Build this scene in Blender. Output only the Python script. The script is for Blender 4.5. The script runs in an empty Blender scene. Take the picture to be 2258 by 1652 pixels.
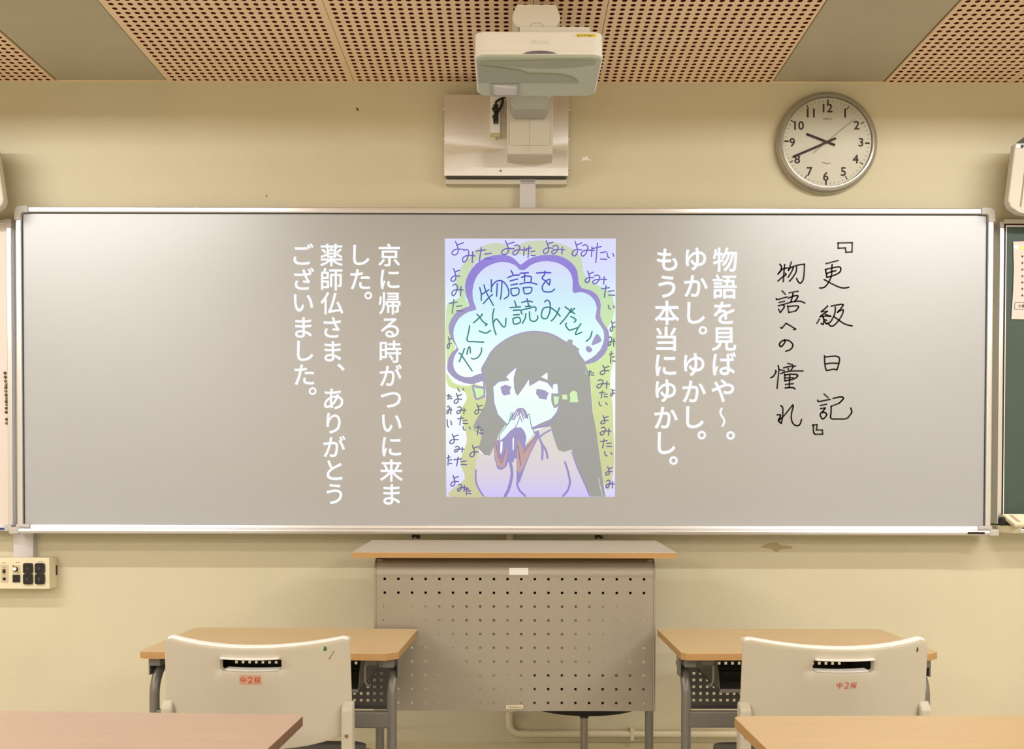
import bpy, bmesh, math, random
from mathutils import Vector, Matrix
from mathutils.geometry import tessellate_polygon
R = math.radians
random.seed(7)
scn = bpy.context.scene
C = scn.collection

# ------------------------------------------------------------------ camera
F, CX, HORIZ, PITCH, ROLL, EYE = 2250.0, 1124.0, 1058.0, R(1.0), R(0.12), 1.19
CY = HORIZ + F * math.tan(PITCH)
cam_d = bpy.data.cameras.new('camera')
cam = bpy.data.objects.new('camera', cam_d); C.objects.link(cam)
cam_d.sensor_fit = 'HORIZONTAL'; cam_d.sensor_width = 36.0
cam_d.lens = 36.0 * F / 2258.0
cam_d.shift_x = (1129.0 - CX) / 2258.0
cam_d.shift_y = (CY - 826.0) / 2258.0
cam_d.clip_start = 0.05
RM = Matrix.Rotation(math.pi / 2 - PITCH, 3, 'X') @ Matrix.Rotation(ROLL, 3, 'Z')
cam.matrix_world = Matrix.Translation((0, 0, EYE)) @ RM.to_4x4()
scn.camera = cam

def P(px, py, Y):
    """the point of the room at depth Y that the photograph shows at a pixel"""
    d = RM @ Vector(((px - CX) / F, -(py - CY) / F, -1.0))
    k = Y / d.y
    return Vector((d.x * k, Y, EYE + d.z * k))

# ------------------------------------------------------------------ world, exposure
scn.view_settings.view_transform = 'Standard'
scn.view_settings.look = 'None'
scn.view_settings.exposure = 0.0
scn.view_settings.gamma = 1.0
scn.view_settings.use_curve_mapping = False
w = bpy.data.worlds.new('world'); scn.world = w; w.use_nodes = True
w.node_tree.nodes['Background'].inputs[0].default_value = (0.9, 0.85, 0.75, 1)
w.node_tree.nodes['Background'].inputs[1].default_value = 0.05

CEIL = 2.64
WALL = 3.75
LIGHT_GAIN = 0.89
LIGHT_COL = (1.0, 0.985, 0.955)
# x, y, watts, what tells it apart: rows of recessed lamps parallel to the front wall; the middle ones are added fill
WASHERS = [(-2.25, 2.10, 25, 'left'), (2.05, 2.10, 25, 'right')]      # long asymmetric board lamps
LAMPS = [(-2.85, 0.80, 40, 'second row, left'), (2.65, 0.80, 40, 'second row, right'),
         (-2.85, -1.10, 50, 'third row, left'), (-0.10, -1.40, 40, 'third row, middle, added to brighten the projector'), (2.65, -1.10, 50, 'third row, right'),  # unseen middle lamp, added to brighten the projector front
         (-2.85, -3.00, 50, 'back row, left'), (-0.10, -3.00, 50, 'back row, middle, added as fill light'), (2.65, -3.00, 50, 'back row, right')]  # unseen middle lamp at the back, added for fill

# ------------------------------------------------------------------ materials
def lin(c):
    c = c / 255.0
    return c / 12.92 if c <= 0.04045 else ((c + 0.055) / 1.055) ** 2.4
def col(r, g, b): return (lin(r), lin(g), lin(b), 1.0)
MATS = {}
def mat(name, rgb, rough=0.5, metal=0.0, noise=0.0, scale=8.0, stretch=(1, 1, 1), bump=0.0, bscale=200.0, spec=0.5, coat=0.0):
    m = bpy.data.materials.new(name); m.use_nodes = True
    nt = m.node_tree; b = nt.nodes['Principled BSDF']
    b.inputs['Base Color'].default_value = col(*rgb)
    b.inputs['Roughness'].default_value = rough
    b.inputs['Metallic'].default_value = metal
    b.inputs['Specular IOR Level'].default_value = spec
    b.inputs['Coat Weight'].default_value = coat
    if noise > 0 or bump > 0:
        tc = nt.nodes.new('ShaderNodeTexCoord'); mp = nt.nodes.new('ShaderNodeMapping')
        mp.inputs['Scale'].default_value = stretch
        nt.links.new(tc.outputs['Object'], mp.inputs['Vector'])
    if noise > 0:
        n = nt.nodes.new('ShaderNodeTexNoise'); n.inputs['Scale'].default_value = scale
        n.inputs['Detail'].default_value = 6.0
        nt.links.new(mp.outputs[0], n.inputs['Vector'])
        mr = nt.nodes.new('ShaderNodeMapRange')
        mr.inputs['From Min'].default_value = 0.25; mr.inputs['From Max'].default_value = 0.75
        mr.inputs['To Min'].default_value = 1 - noise; mr.inputs['To Max'].default_value = 1 + noise
        nt.links.new(n.outputs['Fac'], mr.inputs['Value'])
        mx = nt.nodes.new('ShaderNodeVectorMath'); mx.operation = 'SCALE'
        mx.inputs[0].default_value = col(*rgb)[:3]
        nt.links.new(mr.outputs[0], mx.inputs['Scale'])
        nt.links.new(mx.outputs[0], b.inputs['Base Color'])
    if bump > 0:
        n2 = nt.nodes.new('ShaderNodeTexNoise'); n2.inputs['Scale'].default_value = bscale
        nt.links.new(mp.outputs[0], n2.inputs['Vector'])
        bp = nt.nodes.new('ShaderNodeBump'); bp.inputs['Strength'].default_value = bump
        bp.inputs['Distance'].default_value = 0.002
        nt.links.new(n2.outputs['Fac'], bp.inputs['Height'])
        nt.links.new(bp.outputs[0], b.inputs['Normal'])
    MATS[name] = m
    return m
def emit(name, rgb, ramp=None):
    """light of the projected picture; ramp = [(height, rgb), ...] in metres"""
    m = bpy.data.materials.new(name); m.use_nodes = True
    nt = m.node_tree; nt.nodes.clear()
    o = nt.nodes.new('ShaderNodeOutputMaterial'); e = nt.nodes.new('ShaderNodeEmission')
    e.inputs['Color'].default_value = col(*rgb)
    nt.links.new(e.outputs[0], o.inputs[0])
    if ramp:
        g = nt.nodes.new('ShaderNodeTexCoord'); s = nt.nodes.new('ShaderNodeSeparateXYZ')
        nt.links.new(g.outputs['Object'], s.inputs[0])
        mr = nt.nodes.new('ShaderNodeMapRange')
        z0, z1 = ramp[0][0], ramp[-1][0]
        mr.inputs['From Min'].default_value = z0; mr.inputs['From Max'].default_value = z1
        nt.links.new(s.outputs['Z'], mr.inputs['Value'])
        cr = nt.nodes.new('ShaderNodeValToRGB'); nt.links.new(mr.outputs[0], cr.inputs[0])
        el = cr.color_ramp.elements
        el[0].position = 0; el[0].color = col(*ramp[0][1]); el[1].position = 1; el[1].color = col(*ramp[-1][1])
        for z, c in ramp[1:-1]:
            q = el.new((z - z0) / (z1 - z0)); q.color = col(*c)
        nt.links.new(cr.outputs[0], e.inputs['Color'])
    return m

M_wall = mat('wall_paint', (217, 209, 182), 0.75, noise=0.035, scale=2.5, bump=0.25, bscale=260)
M_base = mat('baseboard_paint', (212, 200, 168), 0.7, noise=0.04, scale=4)
M_ceil = mat('perforated_board', (246, 220, 186), 0.8, noise=0.03, scale=5)
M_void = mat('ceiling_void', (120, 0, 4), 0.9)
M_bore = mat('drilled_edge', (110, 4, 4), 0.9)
M_strip = mat('ceiling_strip', (190, 182, 160), 0.85, noise=0.06, scale=3, bump=0.3, bscale=300)
M_floor = mat('floor_vinyl', (196, 188, 172), 0.45, noise=0.06, scale=12)
M_wb = mat('whiteboard_enamel', (170, 173, 179), 0.36, noise=0.012, scale=1.5, spec=1.0, coat=0.9)
M_wb.node_tree.nodes['Principled BSDF'].inputs['Coat Roughness'].default_value = 0.36
M_alu = mat('frame_aluminium', (225, 225, 228), 0.28, 0.75)
M_cap = mat('grey_plastic', (196, 190, 186), 0.5)
M_steel = mat('brushed_steel', (236, 233, 228), 0.42, 0.8, noise=0.05, scale=30, stretch=(1, 1, 14))
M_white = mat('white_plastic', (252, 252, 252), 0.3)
M_under = mat('projector_underside', (192, 198, 184), 0.5)
M_under2 = mat('projector_recess', (164, 168, 152), 0.5)
M_arm = mat('mount_beige', (212, 206, 192), 0.5)
M_armd = mat('mount_grey', (172, 172, 164), 0.5)
M_duct = mat('duct_plastic', (214, 210, 214), 0.45)
M_black = mat('black_plastic', (26, 22, 20), 0.4)
M_dark = mat('dark_grey', (62, 60, 58), 0.5)
M_clockf = mat('clock_face', (236, 232, 214), 0.6)
M_clockr = mat('clock_rim', (176, 172, 162), 0.25, 0.55)
M_ink = mat('dark_brown_ink', (44, 14, 10), 0.6)
M_inkg = mat('olive_ink', (120, 112, 70), 0.6)
M_marker = mat('marker_ink', (34, 22, 18), 0.5)
M_wood = mat('desk_laminate', (216, 188, 142), 0.38, noise=0.05, scale=10, stretch=(0.6, 7, 7))
M_woodp = mat('pinkish_laminate', (204, 178, 158), 0.38, noise=0.05, scale=10, stretch=(0.6, 7, 7))
M_woode = mat('wood_edge', (186, 146, 94), 0.5, noise=0.08, scale=20, stretch=(0.3, 0.3, 6))
M_woodd = mat('worn_brown_edge', (122, 90, 74), 0.6, noise=0.1, scale=20)
M_lect = mat('lectern_laminate', (198, 188, 170), 0.4, noise=0.02, scale=8)
M_lpan = mat('lectern_steel', (166, 159, 146), 0.36, 0.35, bump=0.15, bscale=400)
M_dleg = mat('desk_steel', (122, 118, 112), 0.35, 0.25)
M_dpan = mat('desk_dark_steel', (84, 80, 76), 0.45, 0.1)
M_shell = mat('chair_shell', (198, 191, 175), 0.38, noise=0.015, scale=30)
M_seat = mat('chair_seat', (92, 88, 82), 0.6)
M_stick = mat('white_sticker', (250, 250, 250), 0.35)
M_pink = mat('pink_label', (206, 160, 138), 0.5)
M_red = mat('red_ink', (205, 60, 30), 0.5)
M_green = mat('green_sticker', (44, 112, 40), 0.4)
M_greend = mat('dark_green_sticker', (70, 74, 30), 0.4)
M_chalk = mat('chalkboard_green', (66, 84, 76), 0.6, noise=0.07, scale=4)
M_paper = mat('poster_paper', (224, 214, 208), 0.6)
M_star = mat('star_ink', (84, 30, 26), 0.6)
M_cream = mat('cream_metal', (236, 226, 196), 0.4)
M_creamd = mat('cream_plate', (206, 196, 164), 0.5)
M_pipe = mat('conduit_paint', (238, 228, 200), 0.45)
M_yel = mat('yellow_label', (250, 236, 110), 0.5)
M_blue = mat('blue_label', (40, 60, 130), 0.5)
M_brown = mat('magnet_brown', (84, 50, 26), 0.35)
M_olive = mat('magnet_olive', (128, 108, 60), 0.35)
M_lgrey = mat('logo_grey', (236, 236, 238), 0.5)
M_book = mat('pale_yellow_paper', (250, 248, 218), 0.6)
M_bookp = mat('pinkish_print', (205, 175, 160), 0.6)
M_stain = mat('wall_stain', (186, 170, 128), 0.8)
M_lamp = mat('lamp_housing', (235, 235, 230), 0.5)
M_chrome = mat('dull_chrome', (150, 146, 136), 0.25, 0.8)
_nt = M_steel.node_tree; _t = _nt.nodes.new('ShaderNodeTangent'); _t.direction_type = 'RADIAL'; _t.axis = 'Z'
_b = _nt.nodes['Principled BSDF']; _nt.links.new(_t.outputs[0], _b.inputs['Tangent'])
_b.inputs['Anisotropic'].default_value = 0.85; _b.inputs['Anisotropic Rotation'].default_value = 0.0
def glass():
    m = bpy.data.materials.new('clock_glass'); m.use_nodes = True
    nt = m.node_tree; nt.nodes.clear()
    o = nt.nodes.new('ShaderNodeOutputMaterial'); mx = nt.nodes.new('ShaderNodeMixShader')
    t = nt.nodes.new('ShaderNodeBsdfTransparent'); g = nt.nodes.new('ShaderNodeBsdfGlossy')
    g.inputs['Roughness'].default_value = 0.05
    fr = nt.nodes.new('ShaderNodeFresnel'); fr.inputs['IOR'].default_value = 1.45
    nt.links.new(fr.outputs[0], mx.inputs[0]); nt.links.new(t.outputs[0], mx.inputs[1]); nt.links.new(g.outputs[0], mx.inputs[2])
    nt.links.new(mx.outputs[0], o.inputs[0])
    return m
M_glass = glass()

# ------------------------------------------------------------------ object helpers
def setp(o, label=None, cat=None, group=None, kind=None):
    if label: o['label'] = label
    if cat: o['category'] = cat
    if group: o['group'] = group
    if kind: o['kind'] = kind
    return o
def empty(name, loc, rz=0.0, **k):
    o = bpy.data.objects.new(name, None); C.objects.link(o)
    o.empty_display_size = 0.05
    o.location = loc; o.rotation_euler = (0, 0, rz)
    return setp(o, **k)

class MB:
    def __init__(s): s.v = []; s.f = []
    def add(s, vs, fs):
        n = len(s.v); s.v += [tuple(v) for v in vs]; s.f += [tuple(i + n for i in f) for f in fs]
        return s
    def box(s, x0, x1, y0, y1, z0, z1):
        return s.add([(x, y, z) for z in (z0, z1) for y in (y0, y1) for x in (x0, x1)],
                     [(0, 2, 3, 1), (4, 5, 7, 6), (0, 1, 5, 4), (2, 6, 7, 3), (0, 4, 6, 2), (1, 3, 7, 5)])
    def prism(s, pts, a, b, axis='y'):
        """polygon pts (u,v) extruded between a and b along an axis"""
        def mk(u, v, t):
            return {'y': (u, t, v), 'x': (t, u, v), 'z': (u, v, t)}[axis]
        n = len(pts)
        tris = tessellate_polygon([[Vector((p[0], p[1], 0)) for p in pts]])
        vs = [mk(u, v, a) for u, v in pts] + [mk(u, v, b) for u, v in pts]
        fs = [tuple(t) for t in tris] + [tuple(i + n for i in reversed(t)) for t in tris]
        fs += [(i, (i + 1) % n, (i + 1) % n + n, i + n) for i in range(n)]
        return s.add(vs, fs)
    def lathe(s, prof, seg=32, c=(0, 0, 0), axis='z'):
        """profile (r, h) turned about an axis"""
        vs = []
        for r, h in prof:
            for i in range(seg):
                a = 2 * math.pi * i / seg
                p = (r * math.cos(a), r * math.sin(a), h)
                if axis == 'y': p = (p[0], h, p[1])
                if axis == 'x': p = (h, p[0], p[1])
                vs.append((p[0] + c[0], p[1] + c[1], p[2] + c[2]))
        m = len(prof)
        fs = [(j * seg + i, j * seg + (i + 1) % seg, (j + 1) * seg + (i + 1) % seg, (j + 1) * seg + i)
              for j in range(m - 1) for i in range(seg)]
        fs.append(tuple(range(seg))[::-1]); fs.append(tuple((m - 1) * seg + i for i in range(seg)))
        return s.add(vs, fs)
    def cyl(s, c, r, h0, h1, axis='z', seg=20): return s.lathe([(r, h0), (r, h1)], seg, c, axis)
    def tube(s, pts, r, seg=10, r2=None):
        pts = [Vector(p) for p in pts]; vs = []; n = len(pts)
        up = None
        for i, p in enumerate(pts):
            t = (pts[min(i + 1, n - 1)] - pts[max(i - 1, 0)]).normalized()
            if up is None:
                up = Vector((1, 0, 0)) if abs(t.x) < 0.9 else Vector((0, 0, 1))
            a = (up - t * up.dot(t)).normalized(); b = t.cross(a); up = a
            for k in range(seg):
                q = 2 * math.pi * k / seg
                vs.append(p + a * (r * math.cos(q)) + b * ((r2 or r) * math.sin(q)))
        fs = [(i * seg + k, i * seg + (k + 1) % seg, (i + 1) * seg + (k + 1) % seg, (i + 1) * seg + k)
              for i in range(n - 1) for k in range(seg)]
        fs.append(tuple(range(seg))[::-1]); fs.append(tuple((n - 1) * seg + k for k in range(seg)))
        return s.add(vs, fs)
    def build(s, name, m, parent=None, bevel=0.0, seg=2, smooth=False, off=None, **k):
        me = bpy.data.meshes.new(name)
        vs = s.v
        if off is None and parent is not None: off = world_loc(parent)
        if off is not None: vs = [(v[0] - off[0], v[1] - off[1], v[2] - off[2]) for v in vs]
        me.from_pydata(vs, [], s.f); me.validate(); 
        bm = bmesh.new(); bm.from_mesh(me); bmesh.ops.recalc_face_normals(bm, faces=bm.faces)
        bm.to_mesh(me); bm.free()
        me.materials.append(m)
        o = bpy.data.objects.new(name, me); C.objects.link(o)
        if parent is not None: o.parent = parent
        elif off is not None: o.location = off
        if smooth:
            for p in me.polygons: p.use_smooth = True
            me.set_sharp_from_angle(angle=R(40))
        if bevel > 0:
            b = o.modifiers.new('bevel', 'BEVEL'); b.width = bevel; b.segments = seg
            b.limit_method = 'ANGLE'; b.angle_limit = R(40)
        setp(o, **k)
        return o

def world_loc(o):
    v = Vector((0, 0, 0))
    while o is not None:
        v += Vector(o.location); o = o.parent
    return v

def copy_tree(o, parent=None):
    c = o.copy(); C.objects.link(c)
    if parent is not None: c.parent = parent
    for ch in [x for x in C.objects if x.parent == o]: copy_tree(ch, c)
    return c

def arc(cx, cy, r, a0, a1, n=8, ry=None):
    ry = ry or r
    return [(cx + r * math.cos(R(a0 + (a1 - a0) * i / n)), cy + ry * math.sin(R(a0 + (a1 - a0) * i / n))) for i in range(n + 1)]
def rrect(x0, x1, y0, y1, r, n=5):
    return (arc(x1 - r, y1 - r, r, 0, 90, n) + arc(x0 + r, y1 - r, r, 90, 180, n)
            + arc(x0 + r, y0 + r, r, 180, 270, n) + arc(x1 - r, y0 + r, r, 270, 360, n))

# flat drawing on an upright plane: everything traced in photo pixels, laid at the depth of the plane
def smooth_line(pts, n=4, closed=False):
    if len(pts) < 3: return [Vector(p) for p in pts]
    q = [Vector(p) for p in pts]; out = []
    N = len(q); rng = range(N) if closed else range(N - 1)
    for i in rng:
        if closed: a, b, c, d = q[(i - 1) % N], q[i], q[(i + 1) % N], q[(i + 2) % N]
        else: a, b, c, d = q[max(i - 1, 0)], q[i], q[i + 1], q[min(i + 2, N - 1)]
        for k in range(n):
            t = k / n
            out.append(0.5 * ((2 * b) + (c - a) * t + (2 * a - 5 * b + 4 * c - d) * t * t + (3 * b - a - 3 * c + d) * t ** 3))
    if not closed: out.append(q[-1])
    return out
def plate(mb, pts, Y, th):
    """closed outline in pixels -> thin plate at depth Y, th thick towards the room"""
    W = [P(p[0], p[1], Y) for p in pts]
    n = len(W)
    tris = tessellate_polygon([[Vector((p.x, p.z, 0)) for p in W]])
    vs = [(p.x, Y, p.z) for p in W] + [(p.x, Y - th, p.z) for p in W]
    fs = [tuple(t) for t in tris] + [tuple(i + n for i in reversed(t)) for t in tris]
    fs += [(i, (i + 1) % n, (i + 1) % n + n, i + n) for i in range(n)]
    mb.add(vs, fs)
def ribbon(mb, pts, wd, Y, th=0.0003, sm=True, n=4, taper=False):
    q = smooth_line(pts, n) if sm else [Vector(p) for p in pts]
    m = len(q); L = []; Rr = []
    for i, p in enumerate(q):
        t = q[min(i + 1, m - 1)] - q[max(i - 1, 0)]
        if t.length < 1e-6: t = Vector((1, 0))
        t = t.normalized(); nn = Vector((-t.y, t.x))
        h = wd / 2
        if taper: h *= (1.0 - 0.55 * (i / (m - 1)) ** 2)
        L.append(p + nn * h); Rr.append(p - nn * h)
    for i in range(m - 1):
        quad(mb, [L[i], L[i + 1], Rr[i + 1], Rr[i]], Y, th)
    for p, h in ((q[0], wd / 2), (q[-1], wd / 2 * (0.45 if taper else 1))):
        plate(mb, [(p.x + h * math.cos(a * math.pi / 4), p.y + h * math.sin(a * math.pi / 4)) for a in range(8)], Y, th)
    if m > 2:   # fill the joints
        for p in q[1:-1]:
            h = wd / 2 * (0.75 if taper else 0.98)
            quad(mb, [p + Vector((h, 0)) * 0.9, p + Vector((0, h)) * 0.9, p - Vector((h, 0)) * 0.9, p - Vector((0, h)) * 0.9], Y, th)
def quad(mb, c, Y, th):
    W = [P(p[0], p[1], Y) for p in c]
    vs = [(p.x, Y, p.z) for p in W] + [(p.x, Y - th, p.z) for p in W]
    mb.add(vs, [(0, 1, 2, 3), (7, 6, 5, 4), (0, 1, 5, 4), (1, 2, 6, 5), (2, 3, 7, 6), (3, 0, 4, 7)])
def crop(ox, oy, s): return lambda pts: [(ox + x / s, oy + y / s) for x, y in pts]

GLY = {}
def glyph(ch, bold=0.0):
    """outline mesh of a character of the built-in font, centred, 1 = em"""
    key = (ch, bold)
    if key in GLY: return GLY[key]
    cu = bpy.data.curves.new('t', 'FONT'); cu.body = ch; cu.size = 1.0; cu.offset = bold
    cu.resolution_u = 3
    o = bpy.data.objects.new('t', cu); C.objects.link(o)
    dg = bpy.context.evaluated_depsgraph_get()
    ev = o.evaluated_get(dg); me = ev.to_mesh()
    vs = [(v.co.x, v.co.y) for v in me.vertices]; fs = [tuple(p.vertices) for p in me.polygons]
    ev.to_mesh_clear(); bpy.data.objects.remove(o); bpy.data.curves.remove(cu)
    if vs:
        x0 = min(v[0] for v in vs); x1 = max(v[0] for v in vs); y0 = min(v[1] for v in vs); y1 = max(v[1] for v in vs)
        vs = [(x - (x0 + x1) / 2, y - (y0 + y1) / 2) for x, y in vs]
        GLY[key] = (vs, fs, x1 - x0, y1 - y0)
    else: GLY[key] = ([], [], 1, 1)
    return GLY[key]
def text_at(mb, ch, px, py, size, Y, bold=0.0, width=None, height=None, rot=0.0):
    """character(s) centred on a pixel; size in pixels per em, or fitted to width/height in pixels"""
    vs, fs, gw, gh = glyph(ch)
    sx = sy = size
    if width: sx = width / gw
    if height: sy = height / gh
    if width and not height: sy = sx
    if height and not width: sx = sy
    W = [P(px + x * sx, py - y * sy, Y) for x, y in vs]
    mb.add([(p.x, p.y, p.z) for p in W], fs)
    if bold:   # heavier weight: copies shifted by a hair
        for k in range(8):
            a = k * math.pi / 4; dx, dy = bold * sx * math.cos(a), bold * sy * math.sin(a)
            W = [P(px + x * sx + dx, py - y * sy + dy, Y - .00001 * (k + 1)) for x, y in vs]
            mb.add([(p.x, p.y, p.z) for p in W], fs)

# ------------------------------------------------------------------ the room
XL, XR, YB = -4.9, 4.6, -4.6
s = MB().box(XL, XR, WALL, WALL + 0.15, 0, CEIL + 0.12).build('wall_front', M_wall, kind='structure'); wall = s
MB().box(XL - 0.15, XL, YB, WALL + 0.15, 0, CEIL + 0.12).build('wall_left', M_wall, kind='structure')
MB().box(XR, XR + 0.15, YB, WALL + 0.15, 0, CEIL + 0.12).build('wall_right', M_wall, kind='structure')
MB().box(XL - 0.15, XR + 0.15, YB - 0.15, YB, 0, CEIL + 0.12).build('wall_back', M_wall, kind='structure')
MB().box(XL - 0.15, XR + 0.15, YB - 0.15, WALL + 0.15, -0.1, 0).build('floor', M_floor, kind='structure')
MB().box(XL, XR, WALL - 0.006, WALL, 0, P(1124, 1637, WALL).z).build('baseboard_front', M_base, kind='structure', bevel=0.002)
# ceiling: dark red void behind perforated boards, plain strips between
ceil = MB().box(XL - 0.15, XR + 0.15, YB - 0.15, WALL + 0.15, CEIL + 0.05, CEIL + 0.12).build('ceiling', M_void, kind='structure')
TH = 0.009; PIT = 0.0295; HR = 0.0086; YH = 2.15
def perforated(x0, x1):
    """a board with real round holes, drilled through"""
    mb = MB(); seg = 8; bore = []
    w = x1 - x0 - 0.002; nx = int(w / PIT); mx = (w - nx * PIT) / 2
    ny = int((WALL - 0.003 - YH) / PIT)
    X = [x0 + 0.001] + [x0 + 0.001 + mx + i * PIT for i in range(nx + 1)] + [x1 - 0.001]
    yt = WALL - 0.003
    Yv = [yt - j * PIT for j in range(ny + 1)]
    z = CEIL
    for j in range(ny):
        ya, yb = Yv[j + 1], Yv[j]
        for (a, b) in ((X[0], X[1]), (X[-2], X[-1])):
            if b - a > 1e-5: mb.add([(a, ya, z), (b, ya, z), (b, yb, z), (a, yb, z)], [(0, 1, 2, 3)])
        for i in range(nx):
            a, b = X[i + 1], X[i + 2]; cx, cy = (a + b) / 2, (ya + yb) / 2
            h = PIT / 2
            vs = []
            for k in range(seg):
                q = math.pi / 4 * k
                dx, dy = math.cos(q), math.sin(q); mxx = max(abs(dx), abs(dy))
                vs.append((cx + dx / mxx * h, cy + dy / mxx * h, z))
            for k in range(seg):
                q = math.pi / 4 * k + 0.0
                vs.append((cx + HR * math.cos(q), cy + HR * math.sin(q), z))
            for k in range(seg):
                q = math.pi / 4 * k
                vs.append((cx + HR * math.cos(q), cy + HR * math.sin(q), z + TH))
            fs = [(k, (k + 1) % 8, 8 + (k + 1) % 8, 8 + k) for k in range(8)]
            fs += [(8 + k, 8 + (k + 1) % 8, 16 + (k + 1) % 8, 16 + k) for k in range(8)]
            bore += range(len(mb.f) + 8, len(mb.f) + 16); mb.add(vs, fs)
    # rim of the board
    yb = Yv[-1]
    mb.add([(x0 + .001, yb, z), (x1 - .001, yb, z), (x1 - .001, yb, z + TH), (x0 + .001, yb, z + TH)], [(0, 1, 2, 3)])
    for x in (x0 + .001, x1 - .001):
        mb.add([(x, yb, z), (x, yt, z), (x, yt, z + TH), (x, yb, z + TH)], [(0, 1, 2, 3)])
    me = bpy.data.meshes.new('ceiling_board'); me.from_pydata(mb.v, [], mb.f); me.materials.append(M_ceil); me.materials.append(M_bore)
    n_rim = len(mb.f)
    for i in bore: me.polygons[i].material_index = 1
    o = bpy.data.objects.new('ceiling_board', me); C.objects.link(o); o.parent = ceil
    return yb
def wx(px): return P(px, 190, WALL).x
e = [wx(123.5), wx(370), wx(781), wx(1168), wx(1305), wx(1702), wx(1949)]
BX = [(e[0] - 0.91, e[0] - 0.455), (e[0] - 0.455, e[0]), (e[1], e[2]), (e[2], e[3]), (e[3], e[4]), (e[4], e[5]), (e[6], e[6] + 0.455), (e[6] + 0.455, e[6] + 0.91)]
for a, b in BX: yb = perforated(a, b)
MB().box(e[0] - 0.91, e[6] + 0.91, WALL - 0.003, WALL, CEIL - 0.0, CEIL + TH).build('ceiling_edge_trim', M_ceil, ceil)
for a, b in BX:
    MB().box(a + 0.001, b - 0.001, YB, yb - 0.002, CEIL, CEIL + TH).build('ceiling_board', M_ceil, ceil)
for a, b in ((XL, e[0] - 0.91), (e[6] + 0.91, XR)):
    MB().box(a, b - 0.001, YB, WALL, CEIL, CEIL + TH).build('ceiling_board', M_ceil, ceil)
M_gap = mat('trim_gap', (120, 96, 46), 0.9)  # brown trim gap along the edges of the plain strips
for a, b in ((e[0], e[1]), (e[5], e[6])):
    MB().box(a + 0.005, b - 0.005, YB, WALL - 0.002, CEIL + 0.004, CEIL + 0.02).build('ceiling_strip', M_strip, ceil, label='plain grey strip of the ceiling')
    for x in (a, b):
        MB().box(x - 0.004, x + 0.0045, YB, WALL - 0.002, CEIL + 0.006, CEIL + 0.02).build('ceiling_joint', M_gap, ceil)

# ceiling lamps over the class (behind the part of the ceiling in view)
def ceiling_lamp(x, y, watts, label):
    r = empty('ceiling_lamp', (x, y, CEIL), label=label, cat='lamp', group='recessed lamps in the classroom ceiling')
    f = MB(); hx_, hy_ = .65, .16
    f.box(x - hx_ - .01, x + hx_ + .01, y - hy_ - .01, y - hy_, CEIL - .02, CEIL); f.box(x - hx_ - .01, x + hx_ + .01, y + hy_, y + hy_ + .01, CEIL - .02, CEIL)
    f.box(x - hx_ - .01, x - hx_, y - hy_, y + hy_, CEIL - .02, CEIL); f.box(x + hx_, x + hx_ + .01, y - hy_, y + hy_, CEIL - .02, CEIL)
    f.build('lamp_frame', M_lamp, r)
    ld = bpy.data.lights.new('lamp_light', 'AREA'); ld.shape = 'RECTANGLE'; ld.size = 1.2; ld.size_y = 0.14
    ld.energy = watts * LIGHT_GAIN; ld.color = LIGHT_COL; ld.spread = R(180)
    lo = bpy.data.objects.new('lamp_light', ld); C.objects.link(lo); lo.parent = r; lo.location = (0, 0, -0.004)
for x, y, watts, t in LAMPS:
    ceiling_lamp(x, y, watts, 'white framed recessed ceiling lamp, ' + t)

for x, y, watts, t in WASHERS:
    r = empty('board_lamp', (x, y, CEIL), label='long board lamp with a front baffle in the ceiling, %s of the projector' % t, cat='lamp', group='long board lamps in front of the whiteboard')
    f = MB()
    f.box(x - 1.0, x + 1.0, y - .10, y - .09, CEIL - .07, CEIL); f.box(x - 1.0, x + 1.0, y + .27, y + .28, CEIL - .044, CEIL)
    f.box(x - 1.01, x - 1.0, y - .10, y + .28, CEIL - .044, CEIL); f.box(x + 1.0, x + 1.01, y - .10, y + .28, CEIL - .044, CEIL)
    f.build('lamp_frame', M_lamp, r)
    ld = bpy.data.lights.new('lamp_light', 'AREA'); ld.shape = 'RECTANGLE'; ld.size = 1.9; ld.size_y = 0.03
    ld.energy = watts * LIGHT_GAIN; ld.color = LIGHT_COL; ld.spread = R(180)
    lo = bpy.data.objects.new('lamp_light', ld); C.objects.link(lo); lo.parent = r; lo.location = (0, 0, -0.018); lo.rotation_euler = (R(48), 0, 0)

# wall marks
mb = MB(); c = crop(0, 0, 1)
plate(mb, [(1675, 1207), (1690, 1199), (1712, 1196), (1722, 1202), (1748, 1205), (1745, 1210), (1722, 1212), (1712, 1218), (1700, 1210)], WALL, 0.0006)
mb.build('wall_stain', M_stain, wall, label='brown stain on the wall under the whiteboard')
mb = MB(); plate(mb, [(784, 237), (789, 238), (791, 243), (788, 245), (787, 240)], WALL, 0.0008); plate(mb, [(587, 430), (590, 431), (589, 434), (586, 433)], WALL, 0.0008)
mb.build('wall_speck', M_brown, wall)
mb = MB(); plate(mb, [(1284, 346), (1290, 347), (1294, 343), (1297, 350), (1305, 355), (1290, 353), (1282, 355)], WALL, 0.0006)
mb.build('tape_remnant', M_stick, wall)

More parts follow.
